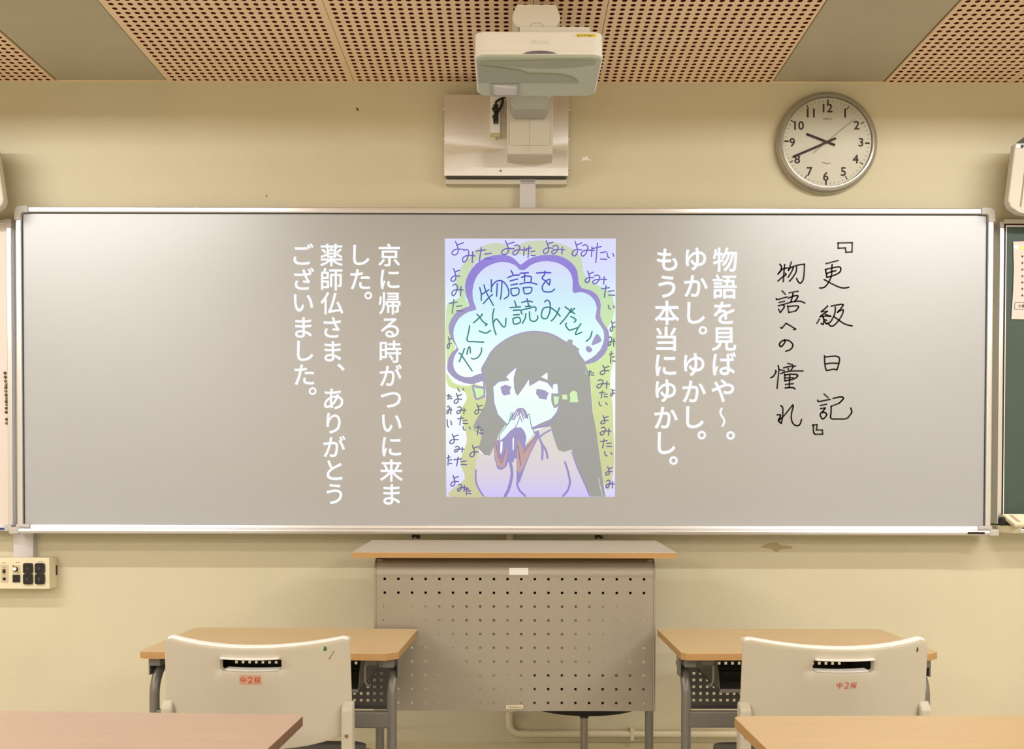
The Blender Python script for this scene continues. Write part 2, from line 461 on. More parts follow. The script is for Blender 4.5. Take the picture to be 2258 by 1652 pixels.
# ------------------------------------------------------------------ whiteboard
YF = 3.672            # front of the frame
YS = 3.685            # writing surface
tl = P(33, 455, YF); tr = P(2193, 456, YF); bl = P(36, 1176, YF)
x0, x1, z1, z0 = tl.x, tr.x, tl.z, bl.z
wbr = empty('whiteboard', ((x0 + x1) / 2, WALL, z0), label='wide glossy whiteboard with silver frame filling the front wall', cat='whiteboard')
MB().box(x0 + .012, x1 - .012, YS, YS + 0.025, z0 + .015, z1 - .012).build('writing_surface', M_wb, wbr)
MB().box(x0 + .14, x1 - .08, YS + .025, WALL, z0 + .06, z1 - .06).build('wall_batten', M_cap, wbr)
bw = 0.020
MB().box(x0 + .045, x1 - .045, YF, YS + .03, z1 - bw, z1).build('frame_bar', M_alu, wbr, bevel=0.004)
MB().box(x0, x0 + bw, YF, YS + .03, z0 + .03, z1 - .045).build('frame_bar', M_alu, wbr, bevel=0.004)
MB().box(x1 - bw, x1, YF, YS + .03, z0 + .03, z1 - .045).build('frame_bar', M_alu, wbr, bevel=0.004)
# dark groove between frame and surface
g = MB()
g.box(x0 + bw, x1 - bw, YS - .002, YS, z1 - bw - .003, z1 - bw); g.box(x0 + bw, x0 + bw + .0025, YS - .002, YS, z0 + .03, z1 - bw)
g.box(x1 - bw - .0025, x1 - bw, YS - .002, YS, z0 + .03, z1 - bw)
g.build('rubber_seal', M_dark, wbr)
# bottom rail with marker tray
prof = [(YF + .02, z0 + .012), (YF - .045, z0 + .012), (YF - .048, z0 + .018), (YF - .045, z0 + .023), (YF - .004, z0 + .024), (YF, z0 + .032), (YS + .03, z0 + .032), (YS + .03, z0), (YF - .03, z0)]
MB().prism([(YF - .048, z0 + .004), (YF - .05, z0 + .012), (YF - .048, z0 + .019), (YF - .006, z0 + .020), (YF - .003, z0 + .032), (YS + .01, z0 + .032), (YS + .03, z0 + .0), (YF - .03, z0)], x0 + .02, x1 - .02, 'x').build('marker_tray', M_alu, wbr, bevel=0.0015)
for sx, xa in ((1, x0), (-1, x1)):
    a, b = sorted((xa - sx * .002, xa + sx * .046))
    pts = [(xa - sx * .002, z1 - .048), (xa - sx * .002, z1 - .018), (xa + sx * .004, z1 - .004), (xa + sx * .018, z1 + .002), (xa + sx * .046, z1 + .002), (xa + sx * .046, z1 - bw - .001), (xa + sx * (bw + .006), z1 - bw - .001), (xa + sx * (bw + .001), z1 - bw - .006), (xa + sx * (bw + .001), z1 - .048)]
    MB().prism(pts, YF - .003, YS + .032, 'y').build('corner_cap', M_cap, wbr, bevel=0.002)
    a, b = sorted((xa - sx * .006, xa + sx * .030))
    MB().box(a, b, YF - .052, YS + .03, z0 - .002, z0 + .024).build('tray_end_cap', M_cap, wbr, bevel=0.006, seg=3)
    MB().box(min(xa, xa + sx * .05), max(xa, xa + sx * .05), YF - .012, YS, z0 + .020, z0 + .034).build('tray_corner', M_cap, wbr, bevel=0.004)
mb = MB(); a = P(2134, 1173, YF - .05); b = P(2171, 1177, YF - .05); mb.box(a.x, b.x, YF - .0515, YF - .049, z0 + .006, z0 + .014)
mb.build('maker_plate', M_ink, wbr)
for px_ in (420, 843, 1394):
    a = P(px_, 456, YF); MB().cyl((a.x, YF + .01, z1), .006, -.001, .003).build('frame_clip', M_cap, wbr)

# black handwriting
Yh = YS
H = 3.5
A = crop(1780, 520, 7.508); B = crop(1780, 760, 7.508); Cc = crop(1680, 560, 7.508); D = crop(1680, 770, 8.692)
hand = {
 'opening_bracket': (A, [[(505,120),(745,115)],[(745,115),(740,270)],[(740,268),(640,275)],[(640,275),(632,200)],[(632,200),(512,208)],[(512,208),(512,122)]]),
 'kanji_sara': (A, [[(310,462),(515,410)], [(412,475),(405,560),(400,660),(360,760),(310,830),(260,862),(205,865)], [(300,560),(315,625),(325,690)], [(300,560),(400,535),(520,515),(555,540),(540,600),(480,640),(400,670),(325,690)], [(325,625),(400,595),(475,580)], [(280,725),(360,770),(480,830),(560,860),(630,865),(688,852)]]),
 'kanji_shina': (A, [[(340,1160),(290,1210),(232,1258)],[(232,1258),(335,1250)],[(335,1250),(260,1300),(212,1340)],[(212,1340),(300,1328),(390,1335)],[(300,1300),(390,1335)],[(262,1345),(275,1400),(262,1470),(230,1450)],[(205,1375),(160,1450)],[(290,1385),(325,1405)],[(290,1415),(312,1455),(350,1445)],
    [(395,1165),(500,1145),(575,1135),(595,1150),(560,1200),(500,1268)],[(500,1268),(590,1222),(585,1290),(530,1390),(460,1470),(400,1500),(355,1465)],[(465,1180),(460,1270),(430,1350),(380,1430),(320,1460)],[(450,1345),(520,1395),(600,1450),(680,1480),(745,1493)]]),
 'kanji_day': (B, [[(285,185),(290,300),(305,400),(330,428),(430,408),(490,420)],[(305,205),(400,195),(490,195),(535,235),(515,350),(490,420)],[(305,322),(400,308),(510,312)]]),
 'kanji_record': (B, [[(278,820),(345,880)],[(172,920),(190,945),(290,925),(380,908)],[(215,1010),(320,988)],[(220,1062),(300,1048)],[(300,1048),(262,1100),(215,1155),(240,1220),(270,1228),(320,1170),(300,1128),(250,1125)],
    [(428,892),(520,870),(575,868),(600,890),(570,930),(530,970)],[(530,970),(395,1022)],[(395,1022),(395,1120),(385,1190),(405,1228),(520,1232),(650,1225),(720,1150),(738,1110),(720,1050)]]),
 'closing_bracket': (B, [[(85,1332),(162,1325)],[(162,1325),(152,1415)],[(152,1415),(250,1415)],[(250,1415),(255,1485)],[(255,1485),(130,1485)],[(130,1485),(105,1450),(100,1335)]]),
 'kanji_thing': (Cc, [[(295,170),(325,215),(310,280),(265,335)],[(265,335),(340,255),(430,232)],[(378,175),(365,300),(355,460)],[(265,450),(340,385),(400,345),(385,320)],[(488,135),(440,275)],[(440,270),(475,225)],[(475,225),(600,185),(705,170)],[(705,170),(700,300),(685,420),(640,485),(600,460),(575,405)],[(525,215),(490,300),(435,385)],[(575,215),(565,300),(510,390),(455,455)]]),
 'kanji_word': (Cc, [[(335,612),(390,672)],[(238,740),(260,755),(420,712)],[(285,805),(375,785)],[(270,860),(400,825),(530,790),(640,785),(710,815)],[(275,915),(305,970)],[(305,970),(370,880),(355,850)],[(450,645),(600,618)],[(515,650),(505,710),(480,790)],[(435,735),(520,700),(595,695),(580,740),(540,790)],[(425,860),(445,970)],[(445,970),(560,945)],[(440,870),(580,860),(605,885),(560,945)]]),
 'kana_he': (Cc, [[(310,1220),(330,1232)],[(330,1232),(400,1150)],[(400,1150),(470,1190),(560,1245)],[(560,1245),(525,1255)]]),
 'kana_no': (Cc, [[(375,1420),(385,1450),(340,1520),(305,1532),(290,1490),(340,1440),(430,1430),(500,1480),(510,1530),(470,1585),(395,1612)]]),
 'kanji_longing': (D, [[(262,410),(270,440),(220,520),(168,550)],[(312,315),(325,400),(310,560),(290,755)],[(340,395),(430,415)],[(495,275),(590,300)],[(415,360),(520,335),(645,325)],[(500,370),(515,405)],[(600,345),(555,405)],[(360,472),(450,440),(600,420),(790,420)],[(435,480),(440,610)],[(440,500),(560,480),(680,495),(670,535),(590,580),(445,610)],[(450,550),(600,550)],[(535,500),(525,730)],[(450,680),(600,662)],[(445,745),(520,738),(600,740),(635,765)]]),
 'kana_re': (D, [[(362,1085),(400,1130),(395,1300),(370,1425)],[(290,1262),(355,1262),(345,1310),(315,1370),(365,1420)],[(320,1370),(430,1270),(590,1070)],[(590,1070),(600,1110),(570,1220),(565,1340),(600,1430),(670,1470),(730,1440),(760,1350)]]),
}
for k, (cf, strokes) in hand.items():
    mb = MB()
    for st in strokes: ribbon(mb, cf(st), H, Yh)
    mb.build('handwritten_character', M_marker, wbr)

# ------------------------------------------------------------------ projected slide (light on the board)
def zz(py): return P(1124, py, YS).z
Yp = YS - 0.0004
slide = empty('projected_slide', ((P(1124, 810, YS)).x, Yp, zz(1100)), label='bright projected slide of white vertical text and drawing on whiteboard', cat='projection')
E_txt = emit('projected_white', (252, 253, 255))
L = crop(620, 520, 2.708)
colA = [('京',645,115),('に',650,260),('帰',647,403),('る',650,550),('時',653,692),('が',655,833),('つ',655,980),('い',660,1120),('に',660,1260),('来',658,1402),('ま',660,1545)]
colB = [('し',478,115),('た',472,260),('。',520,357)]
colC = [('薬',300,115),('師',302,260),('仏',303,403),('さ',305,548),('ま',308,690),('、',357,785),('あ',313,975),('り',313,1120),('が',318,1258),('と',318,1400),('う',318,1543)]
colD = [('ご',133,110),('ざ',137,257),('い',133,402),('ま',133,548),('し',143,688),('た',138,830),('。',188,928)]
def put_col(lst, cf, em, bold):
    for ch, x, y in lst:
        (px, py), = cf([(x, y)])
        mb = MB()
        if ch == '〜':
            ribbon(mb, cf([(535,1188),(524,1212),(534,1238),(550,1262),(550,1288),(538,1308)]), 4.6, Yp)
        else: text_at(mb, ch, px, py, em, Yp, bold)
        mb.build('projected_character', E_txt, slide)
for l in (colA, colB, colC, colD): put_col(l, L, 52.5, 0.014)
Rt = crop(1420, 520, 3.116)
c1 = [('物',557,165),('語',555,350),('を',550,530),('見',550,710),('ば',552,880),('や',542,1065),('〜',540,1248),('。',595,1372)]
c2 = [('ゆ',357,160),('か',357,345),('し',358,530),('。',405,650),('ゆ',345,885),('か',345,1070),('し',350,1248),('。',397,1370)]
c3 = [('も',160,165),('う',158,350),('本',158,530),('当',152,708),('に',150,890),('ゆ',150,1065),('か',152,1250),('し',155,1425),('。',203,1545)]
for l in (c1, c2, c3): put_col(l, Rt, 56.5, 0.019)

# drawing: flat layers of light
Z = lambda py: zz(py) - zz(1100)
O = crop(960, 510, 2.752); O5 = crop(980, 840, 6.353); O6 = crop(1160, 840, 6.355)
T1 = crop(980, 520, 9.178); T2 = crop(1160, 520, 9.178); T3 = crop(980, 680, 9.178); T4 = crop(1160, 680, 9.178)
TXT_RAMP = lambda *a: [(Z(y), c_) for y, c_ in sorted(a, key=lambda t: -t[0])]
E_bg = emit('drawing_paper', (240, 240, 255), TXT_RAMP((526, (222, 222, 250)), (600, (218, 226, 254)), (690, (232, 253, 252)), (820, (250, 255, 255)), (980, (246, 251, 255)), (1096, (222, 214, 253))))
E_gr = emit('drawing_wash', (210, 220, 170), TXT_RAMP((526, (208, 212, 186)), (640, (200, 226, 184)), (760, (214, 240, 176)), (900, (216, 224, 160)), (1096, (208, 206, 160))))
E_pu = emit('drawing_purple', (160, 150, 220), TXT_RAMP((526, (158, 140, 222)), (620, (150, 134, 216)), (700, (168, 160, 200)), (900, (170, 162, 192)), (1096, (150, 140, 208))))
E_in = emit('drawing_cloud', (225, 240, 255), TXT_RAMP((570, (220, 218, 250)), (640, (210, 236, 252)), (720, (222, 254, 254)), (840, (252, 255, 255))))
E_hair = emit('drawing_hair', (172, 172, 166), TXT_RAMP((740, (174, 174, 168)), (1096, (164, 163, 156))))
E_face = emit('drawing_face', (250, 255, 255), TXT_RAMP((820, (252, 255, 255)), (900, (240, 255, 250)), (990, (240, 252, 255))))
E_robe = emit('drawing_robe', (226, 216, 240), TXT_RAMP((980, (226, 220, 212)), (1040, (222, 214, 222)), (1096, (212, 200, 250))))
E_pk = emit('drawing_sleeve', (200, 166, 166)); E_pkd = emit('drawing_sleeve_shade', (160, 134, 144))
E_st = emit('drawing_lettering', (120, 110, 170), TXT_RAMP((526, (122, 104, 196)), (620, (112, 100, 190)), (680, (116, 126, 140)), (900, (118, 122, 140)), (1096, (116, 100, 176))))
E_te = emit('drawing_thought_text', (70, 130, 140), TXT_RAMP((600, (92, 80, 200)), (640, (76, 104, 172)), (690, (62, 130, 128)), (830, (88, 146, 146))))
E_og = emit('drawing_ornament', (214, 246, 188)); E_wh = emit('drawing_white', (254, 255, 255))
lay = [0]
def layer(name, m, parent, polys=(), lines=(), z=None, closed=True):
    """one flat shape of the drawing; each lies a hair in front of the last"""
    if z is None: lay[0] += 1; z = lay[0]
    Y = Yp - 0.00025 * z
    for p in polys:
        mb = MB(); plate(mb, p, Y, 0.0002); mb.build(name, m, parent)
    for pts, wd in lines:
        mb = MB(); ribbon(mb, pts, wd, Y, 0.0002); mb.build(name, m, parent)
def sm(pts, n=3): return [tuple(v) for v in smooth_line(pts, n, True)]
mb = MB(); plate(mb, O([(57, 45), (1095, 45), (1090, 1612), (66, 1612)]), Yp, 0.0002)
drw = mb.build('projected_drawing', E_bg, slide, label='hand-drawn picture of a long-haired woman thinking under a cloud')
wash = [sm(O([(72,445),(150,400),(120,330),(150,230),(250,110),(380,70),(470,100),(560,60),(700,62),(800,90),(880,150),(900,250),(950,310),(1060,370),(1085,480),(1060,560),(1000,600),(880,400),(820,200),(520,140),(250,180),(180,400),(210,440),(110,520),(72,560)])),
        sm(O([(66,520),(110,500),(90,600),(120,700),(90,760),(70,800)])), sm(O([(68,860),(110,920),(200,940),(290,910),(300,1060),(260,1150),(285,1230),(265,1330),(250,1450),(280,1560),(330,1610),(90,1610),(110,1560),(180,1500),(150,1400),(190,1280),(180,1200),(150,1100),(190,1020),(170,970),(80,940)])),
        sm(O([(905,820),(1000,780),(1050,700),(1090,560),(1092,700),(1080,790),(1060,900),(1075,1050),(1080,1200),(1085,1400),(1060,1560),(1030,1550),(1000,1400),(970,1200),(955,1080),(940,900)]))]
layer('green_wash', E_gr, drw, wash)
cloud = O([(72,835),(78,775),(105,730),(130,705),(95,650),(80,590),(95,535),(135,485),(185,462),(208,447),(188,400),(180,330),(200,262),(245,200),(310,158),(390,142),(455,152),(495,182),(520,203),(560,172),(620,150),(700,143),(770,155),(830,195),(862,245),(868,305),(888,345),(940,358),(985,392),(1004,445),(1000,510),(1020,560),(1050,602),(1055,660),(1042,720),(1008,768),(960,798),(905,812),(700,900),(400,900),(330,920),(245,928),(180,922),(120,895),(85,862)])
layer('cloud_outline', E_pu, drw, [sm(cloud, 2)])
inner = O([(245,478),(200,490),(145,528),(113,590),(113,650),(138,712),(140,722),(118,755),(108,805),(122,850),(160,880),(220,884),(290,860),(500,860),(880,840),(902,795),(950,768),(1000,720),(1024,655),(1018,600),(985,550),(970,522),(980,470),(965,420),(930,385),(880,368),(848,376),(832,362),(833,300),(818,250),(780,212),(720,186),(640,184),(580,205),(542,234),(510,232),(492,212),(460,196),(400,186),(330,206),(280,240),(242,292),(226,360),(230,420),(247,465)])
layer('cloud_inside', E_in, drw, [sm(inner, 2)])
robe = O([(250,1370),(262,1340),(320,1370),(345,1290),(360,1230),(620,1210),(690,1180),(705,1200),(745,1335),(828,1325),(862,1430),(945,1611),(290,1611),(256,1540),(245,1450)])
layer('robe', E_robe, drw, [robe])
hair = O([(290,860),(285,835),(310,790),(345,730),(400,680),(470,640),(560,614),(650,615),(720,635),(780,670),(798,682),(803,660),(820,655),(835,665),(830,692),(850,700),(878,716),(860,725),(870,750),(900,790),(920,830),(940,900),(947,1000),(955,1100),(975,1200),(985,1280),(1002,1400),(1020,1530),(1032,1611),(945,1611),(900,1530),(860,1430),(828,1325),(780,1340),(745,1330),(720,1260),(698,1185),(600,1200),(430,1170),(385,1230),(360,1300),(330,1362),(300,1360),(262,1320),(282,1240),(268,1200),(230,1190),(265,1120),(300,1060),(308,1000),(300,900)])
layer('hair_edge', E_pu, drw, lines=[(O([(290,860),(285,835),(310,790),(345,730),(400,680),(470,640),(560,614),(650,615),(720,635),(780,670),(850,705),(870,750),(900,790)]), 5.0), (O([(262,1320),(282,1240),(232,1190),(300,1060),(308,1000)]), 2), (O([(600,1195),(690,1160),(745,1090),(750,1050)]), 6), (O([(355,1040),(380,1110),(430,1170)]), 6)])
layer('hair', E_hair, drw, [hair])
face = O([(352,945),(385,915),(450,905),(430,885),(440,872),(492,828),(475,890),(478,950),(488,985),(500,998),(535,950),(568,898),(570,940),(600,925),(630,905),(680,920),(712,960),(715,930),(740,925),(745,985),(712,985),(705,1020),(720,1075),(746,1060),(735,1100),(700,1140),(640,1165),(590,1190),(500,1200),(430,1165),(380,1110),(358,1040)])
layer('face_edge', E_pu, drw, lines=[(face + [face[0]], 3.4)])
layer('face', E_face, drw, [face, O([(640,885),(680,856),(682,902)])])
layer('eye', E_pu, drw, [O([(395,945),(425,932),(462,944),(452,968),(455,990),(415,998),(402,980)])])
layer('eye', E_pu, drw, [O([(615,957),(660,963),(688,982),(680,1000),(675,1022),(632,1016),(622,1000),(610,985)])], z=lay[0])
layer('hair_ornament', E_og, drw, [O6([(385,215),(470,225),(470,290),(410,345),(390,290)]), O6([(505,195),(575,195),(580,260),(510,260)]), O6([(610,180),(640,150),(670,135),(715,160),(720,230),(735,300),(610,300),(620,240)])])
layer('hair_ornament', E_wh, drw, [O5([(420,40),(545,0),(552,78)])])
layer('hair_ornament', E_og, drw, [O5([(415,90),(540,112),(555,180),(455,250),(425,170)])], lines=[], z=lay[0])
layer('ornament_line', E_pu, drw, lines=[(O6([(365,180),(365,290),(405,370),(450,330),(470,240)]), 3), (O5([(400,100),(420,170),(450,255),(560,215)]), 4.5), (O5([(400,70),(480,90),(560,95)]), 4.5), (O5([(552,0),(560,120),(560,210)]), 4)])
layer('sleeve_shadow', E_pu, drw, [O5([(770,840),(890,720),(990,655),(1080,650),(1140,740),(1150,830),(1130,910),(1250,800),(1275,740),(1240,720),(1290,700),(1330,770),(1210,1010),(1120,1230),(1080,1350),(1050,1430),(1010,1420),(1010,1100),(985,1080),(960,1150),(900,1110),(870,1200),(800,1250),(740,1230),(700,1080),(690,880),(720,820)])], lines=[])
layer('sleeve', E_pk, drw, [O5([(700,850),(730,830),(770,1080),(800,1120),(840,1000),(870,940),(885,960),(870,1100),(840,1200),(790,1220),(740,1180),(705,1050)]), O5([(1030,800),(1110,980),(1160,900),(1250,790),(1280,800),(1220,960),(1150,1120),(1090,1250),(1050,1290),(1015,1250),(1012,1100)])])
layer('sleeve_fold', E_pkd, drw, lines=[(O5([(715,860),(760,1060),(800,1150),(830,1060),(860,960)]), 2.2), (O5([(1030,900),(1050,1050),(1070,1180)]), 2.5), (O5([(1110,1000),(1180,910),(1260,800)]), 2.2)])
layer('sleeve_highlight', E_wh, drw, [O5([(955,800),(975,800),(972,960),(955,975)]), O5([(785,850),(815,850),(812,960),(795,1030),(780,1000)])])
layer('hand', E_face, drw, [O5([(768,755),(850,660),(940,545),(1000,450),(1045,400),(1060,430),(1050,500),(1030,560),(1000,640),(930,690),(850,780),(785,835)]), O5([(1060,430),(1110,400),(1180,520),(1210,650),(1258,735),(1200,800),(1130,900),(1150,790),(1120,700),(1060,640),(1045,560),(1050,500)])])
layer('finger', E_pu, drw, [O5([(930,540),(970,450),(1020,390),(1060,380),(1110,385),(1150,430),(1165,520),(1130,525),(1095,480),(1070,440),(1050,470),(1020,500),(980,550)])], lines=[(O5([(1050,470),(1090,580)]), 2), (O5([(1075,440),(1110,540)]), 2), (O5([(1060,500),(1020,600),(990,650)]), 2)])
layer('finger_line', E_wh, drw, lines=[(O5([(960,530),(1010,430)]), 1.3), (O5([(990,540),(1035,440)]), 1.2), (O5([(1085,410),(1125,500)]), 1.3)])
layer('arm_outline', E_te, drw, lines=[(O5([(905,590),(925,500),(935,455),(955,452),(945,500),(930,540),(870,630),(770,755)]), 1.5), (O5([(1165,530),(1165,475),(1180,465),(1195,500),(1210,600),(1260,735)]), 1.6), (O5([(770,755),(780,835)]), 1.4)])
layer('robe_line', E_pu, drw, lines=[(O5([(905,1100),(935,1200),(945,1320),(920,1450),(890,1540),(850,1611)]), 6.5), (O5([(1015,1430),(1050,1530),(1130,1611)]), 4.5), (O5([(440,1250),(440,1400),(480,1510),(545,1611)]), 3.8),
    (O6([(545,1140),(575,1230),(600,1330),(615,1430),(580,1540),(520,1611)]), 4.6), (O6([(640,1000),(720,1220),(820,1440),(890,1611)]), 2.5), (O6([(170,770),(220,890),(230,1000),(225,1100)]), 5), (O6([(220,880),(280,980),(300,1080)]), 5.2), (O6([(340,690),(250,740),(190,780),(165,700)]), 4.0), (O6([(85,660),(160,650),(330,600),(430,450)]), 4.5)])
# thought lettering
tt = [T1([(715,1050),(745,1180),(745,1310)]),T1([(750,1190),(900,1095)]),T1([(800,995),(850,1150),(990,1410)]),T1([(785,1375),(900,1250),(975,1190)]),T1([(950,890),(950,1135)]),T1([(955,1030),(1040,930),(1150,910),(1240,980),(1300,1110),(1290,1220),(1210,1275)]),T1([(1070,965),(1055,1225)]),T1([(1165,930),(1150,1180),(1130,1285)]),
 T1([(1350,705),(1390,785)]),T1([(1280,850),(1390,805),(1515,795)]),T1([(1330,915),(1480,875)]),T1([(1345,1000),(1480,972)]),T1([(1345,1070),(1350,1150),(1390,1215),(1480,1190),(1510,1140),(1490,1060),(1350,1075)]),T1([(1530,760),(1700,748)]),T1([(1625,760),(1620,920)]),T2([(-95,845),(0,815),(100,830),(105,880),(95,940)]),T2([(-125,980),(0,950),(120,955),(220,985)]),T2([(-60,1050),(-45,1120),(-20,1175),(80,1160),(115,1100),(100,1045),(-50,1055)]),
 T2([(215,755),(350,745),(500,750)]),T2([(385,715),(370,790),(325,860),(400,920),(470,1000)]),T2([(470,1000),(485,930),(480,880),(400,920),(335,1010),(330,1080),(370,1130),(500,1135),(580,1080)]),
 T1([(1420,1320),(1455,1430)]),T1([(1325,1455),(1540,1440)]),T1([(1395,1510),(1535,1500)]),T1([(1395,1605),(1515,1595)]),T3([(1385,210),(1410,320),(1530,285),(1530,210),(1480,180),(1385,210)]),T2([(-85,1350),(30,1320),(130,1340)]),T2([(20,1275),(35,1340),(60,1430)]),T2([(-10,1435),(95,1425)]),T2([(-80,1585),(-95,1510),(60,1470),(160,1440),(200,1460),(195,1525)]),T3([(1645,110),(1635,200),(1575,305)]),T4([(70,70),(75,200),(110,255),(180,260),(235,210),(230,150)]),
 T2([(375,1340),(430,1300),(480,1350),(490,1450)]),T4([(490,-10),(475,90),(420,200),(340,205),(310,130),(340,20),(400,-20),(480,-20)]),T4([(490,-20),(600,60),(690,160)]),T4([(675,-10),(620,120),(560,210),(510,255)]),
 T2([(790,1440),(900,1520),(985,1580)]),T2([(980,1470),(900,1550)]),T4([(920,0),(840,140),(690,320)]),T4([(905,165),(1010,230),(975,280)]),T4([(820,305),(800,340),(870,440),(960,420),(1030,395)]),T4([(1110,310),(1040,420),(1000,530),(1125,485)]),T4([(1335,470),(1300,590),(1215,670)]),
 T3([(660,120),(720,190),(790,280),(865,325),(825,345)]),T3([(755,120),(755,145),(590,295)]),T3([(705,460),(800,495),(860,495),(935,450)]),T3([(510,355),(490,480),(460,655),(600,675),(795,685)]),T3([(1005,10),(975,150),(985,300),(1010,430),(1045,535)]),T3([(990,290),(1050,215),(1120,290),(1190,375),(1235,350),(1245,205)]),
 T3([(295,905),(340,940),(440,1090),(560,1265)]),T3([(405,815),(360,940),(300,1080)]),T3([(455,930),(480,810),(515,785),(525,905)]),T3([(750,805),(745,890),(680,990),(600,1025),(545,1015)])]
lay[0] += 1; Yl = Yp - 0.00025 * lay[0]
nn = [7, 10, 3, 13, 4, 5, 1, 3, 1, 2, 4]; assert sum(nn) == len(tt), (sum(nn), len(tt)); i0 = 0
for n_ in nn:
    mb = MB()
    for t in tt[i0:i0 + n_]: ribbon(mb, t, 3.1, Yl, .0002)
    mb.build('thought_character', E_te, drw); i0 += n_
layer('exclamation_mark', E_pu, drw, [sm(T4([(1435,520),(1490,570),(1525,655),(1440,715),(1345,745),(1325,735),(1370,610)])), sm(T4([(1220,775),(1280,770),(1340,830),(1310,885),(1250,885),(1212,840)]))])
YO = [[(.35,0),(.5,.35),(.58,.62),(.5,.88),(.28,1),(.08,.9),(.15,.7),(.45,.56),(.98,.58)], [(.45,.26),(.98,.1)]]
MI = [[(.1,.12),(.32,.02),(.5,.2),(.45,.5),(.28,.85),(.08,.95),(0,.72),(.2,.52),(.6,.46),(1,.5)], [(.82,.2),(.78,.98)]]
TA = [[(0,.28),(.6,.18)], [(.34,0),(.22,1)], [(.55,.5),(.95,.44)], [(.55,.82),(1,.84)]]
II = [[(.05,.2),(.12,.7),(.35,.85)], [(.8,.3),(.95,.65)]]
K = {'y': YO, 'm': MI, 't': TA, 'i': II}
kana = [('y',95,62,172,145),('m',165,108,240,192),('t',245,98,345,180),('y',395,58,480,142),('m',470,82,555,148),('t',550,88,606,160),('y',650,58,715,136),('m',706,85,785,140),('y',825,62,890,150),('m',885,80,965,155),('t',955,72,1040,190),('i',1040,122,1086,168),
 ('y',90,228,150,305),('m',100,320,168,395),('t',85,415,165,498),('y',905,242,960,312),('m',955,265,1040,322),('t',1008,330,1088,400),('i',1048,442,1088,478),('y',1058,545,1090,608),('m',1050,640,1090,698),('t',1055,730,1090,800),
 ('y',995,815,1055,870),('m',980,900,1055,955),('t',995,970,1045,1012),('i',990,1030,1045,1065),('y',1062,960,1088,1000),('y',1000,1120,1050,1170),('m',1000,1188,1065,1240),('t',1000,1262,1070,1315),('i',1025,1330,1075,1370),('y',1030,1430,1075,1480),('m',1035,1510,1085,1560),
 ('y',110,985,160,1045),('m',130,1065,185,1110),('t',135,1125,195,1175),('i',165,1178,215,1212),('y',235,1050,285,1110),('y',82,1232,140,1290),('m',115,1305,175,1342),('t',112,1372,190,1425),('y',205,1300,262,1370),('y',90,1482,140,1548),('m',135,1535,185,1580),('t',180,1556,216,1600),
 ('t',70,990,100,1022),('m',70,1060,100,1110),('t',70,1360,100,1420),('y',70,642,98,712),('t',245,1180,292,1235),('i',70,1130,100,1200),('i',135,945,175,975),('t',925,845,962,880)]
ln = []
for ch, a, b, c_, d in kana:
    mb = MB()
    for st in K[ch]: ribbon(mb, O([(a + u * (c_ - a), b + v * (d - b)) for u, v in st]), 2.7, Yl, .0002, n=3)
    mb.build('small_character', E_st, drw)
layer('hair_highlight', E_wh, drw, lines=[(O([(990,1500),(1005,1570),(1015,1605)]), 0.8), (O([(912,850),(920,870)]), 0.8)])

# ------------------------------------------------------------------ clock
YC = 3.715
cc = P(1825.5, 312.5, YC)
clk = empty('wall_clock', (cc.x, WALL, cc.z), label='round silver wall clock showing twenty to ten above the whiteboard', cat='clock')
rf = (P(1924.5, 312, YC).x - P(1727, 312, YC).x) / 2
MB().lathe([(rf + .019, WALL - YC + .004), (rf + .022, .026), (rf + .021, .014), (rf + .014, .004), (rf + .006, .0), (rf, .0), (rf - .001, .006), (rf - .02, .022), (rf - .02, WALL - YC + .004)], 72, (cc.x, YC - .004, cc.z), 'y').build('clock_rim', M_clockr, clk, smooth=True)
MB().lathe([(rf - .0005, .004), (rf - .0005, .02)], 64, (cc.x, YC, cc.z), 'y').build('clock_dial', M_clockf, clk)
Yd = YC + .0038
Q = crop(1690, 180, 6.356)
mb = MB()
for t, x, y in (('12',858,370),('1',1103,440),('2',1265,610),('3',1325,850),('4',1250,1085),('5',1078,1262),('6',832,1330),('7',605,1260),('8',432,1088),('9',362,852),('10',458,615),('11',622,440)):
    (px, py), = Q([(x, y)]); text_at(mb, t, px, py, 20, Yd, 0.022, height=18.6)
mb.build('clock_numerals', M_ink, clk)
mb = MB(); mg = MB()
c0 = Q([(848, 850)])[0]
for i in range(60):
    a = 2 * math.pi * i / 60 + R(1.4)
    r1 = 92.5
    p0 = (c0[0] + 92.8 * math.sin(a), c0[1] - 92.8 * math.cos(a)); 
    big = i % 5 == 0
    r2 = 85.5 if big else 89.5
    p1 = (c0[0] + r2 * math.sin(a), c0[1] - r2 * math.cos(a))
    wd = 3.6 if i % 15 == 0 else (2.2 if big else 1.0)
    ribbon(mb if big else mg, [p0, p1], wd, Yd, sm=False)
mb.build('hour_marks', M_ink, clk); mg.build('minute_marks', M_inkg, clk)
mb = MB(); (px, py), = Q([(856, 524)]); text_at(mb, 'SEIKO', px, py, 10, Yd, 0.01, height=5.2)
(px, py), = Q([(849, 572)]); text_at(mb, 'v', px, py, 5, Yd)
ribbon(mb, Q([(780,1140),(810,1135),(840,1150),(895,1140)]), 1.4, Yd); mb.build('dial_lettering', M_inkg, clk)
mb = MB(); ribbon(mb, Q([(572,738),(762,812),(950,886)]), 5.0, YC + .001, 0.001, sm=False); mb.build('hour_hand', M_ink, clk)
mb = MB(); ribbon(mb, Q([(385,1050),(680,925),(962,798)]), 5.0, YC - .0005, 0.001, sm=False); mb.build('minute_hand', M_ink, clk)
mb = MB(); ribbon(mb, Q([(660,1002),(790,890),(1225,532)]), 0.9, YC - .002, 0.0006, sm=False); mb.build('second_hand', M_inkg, clk)
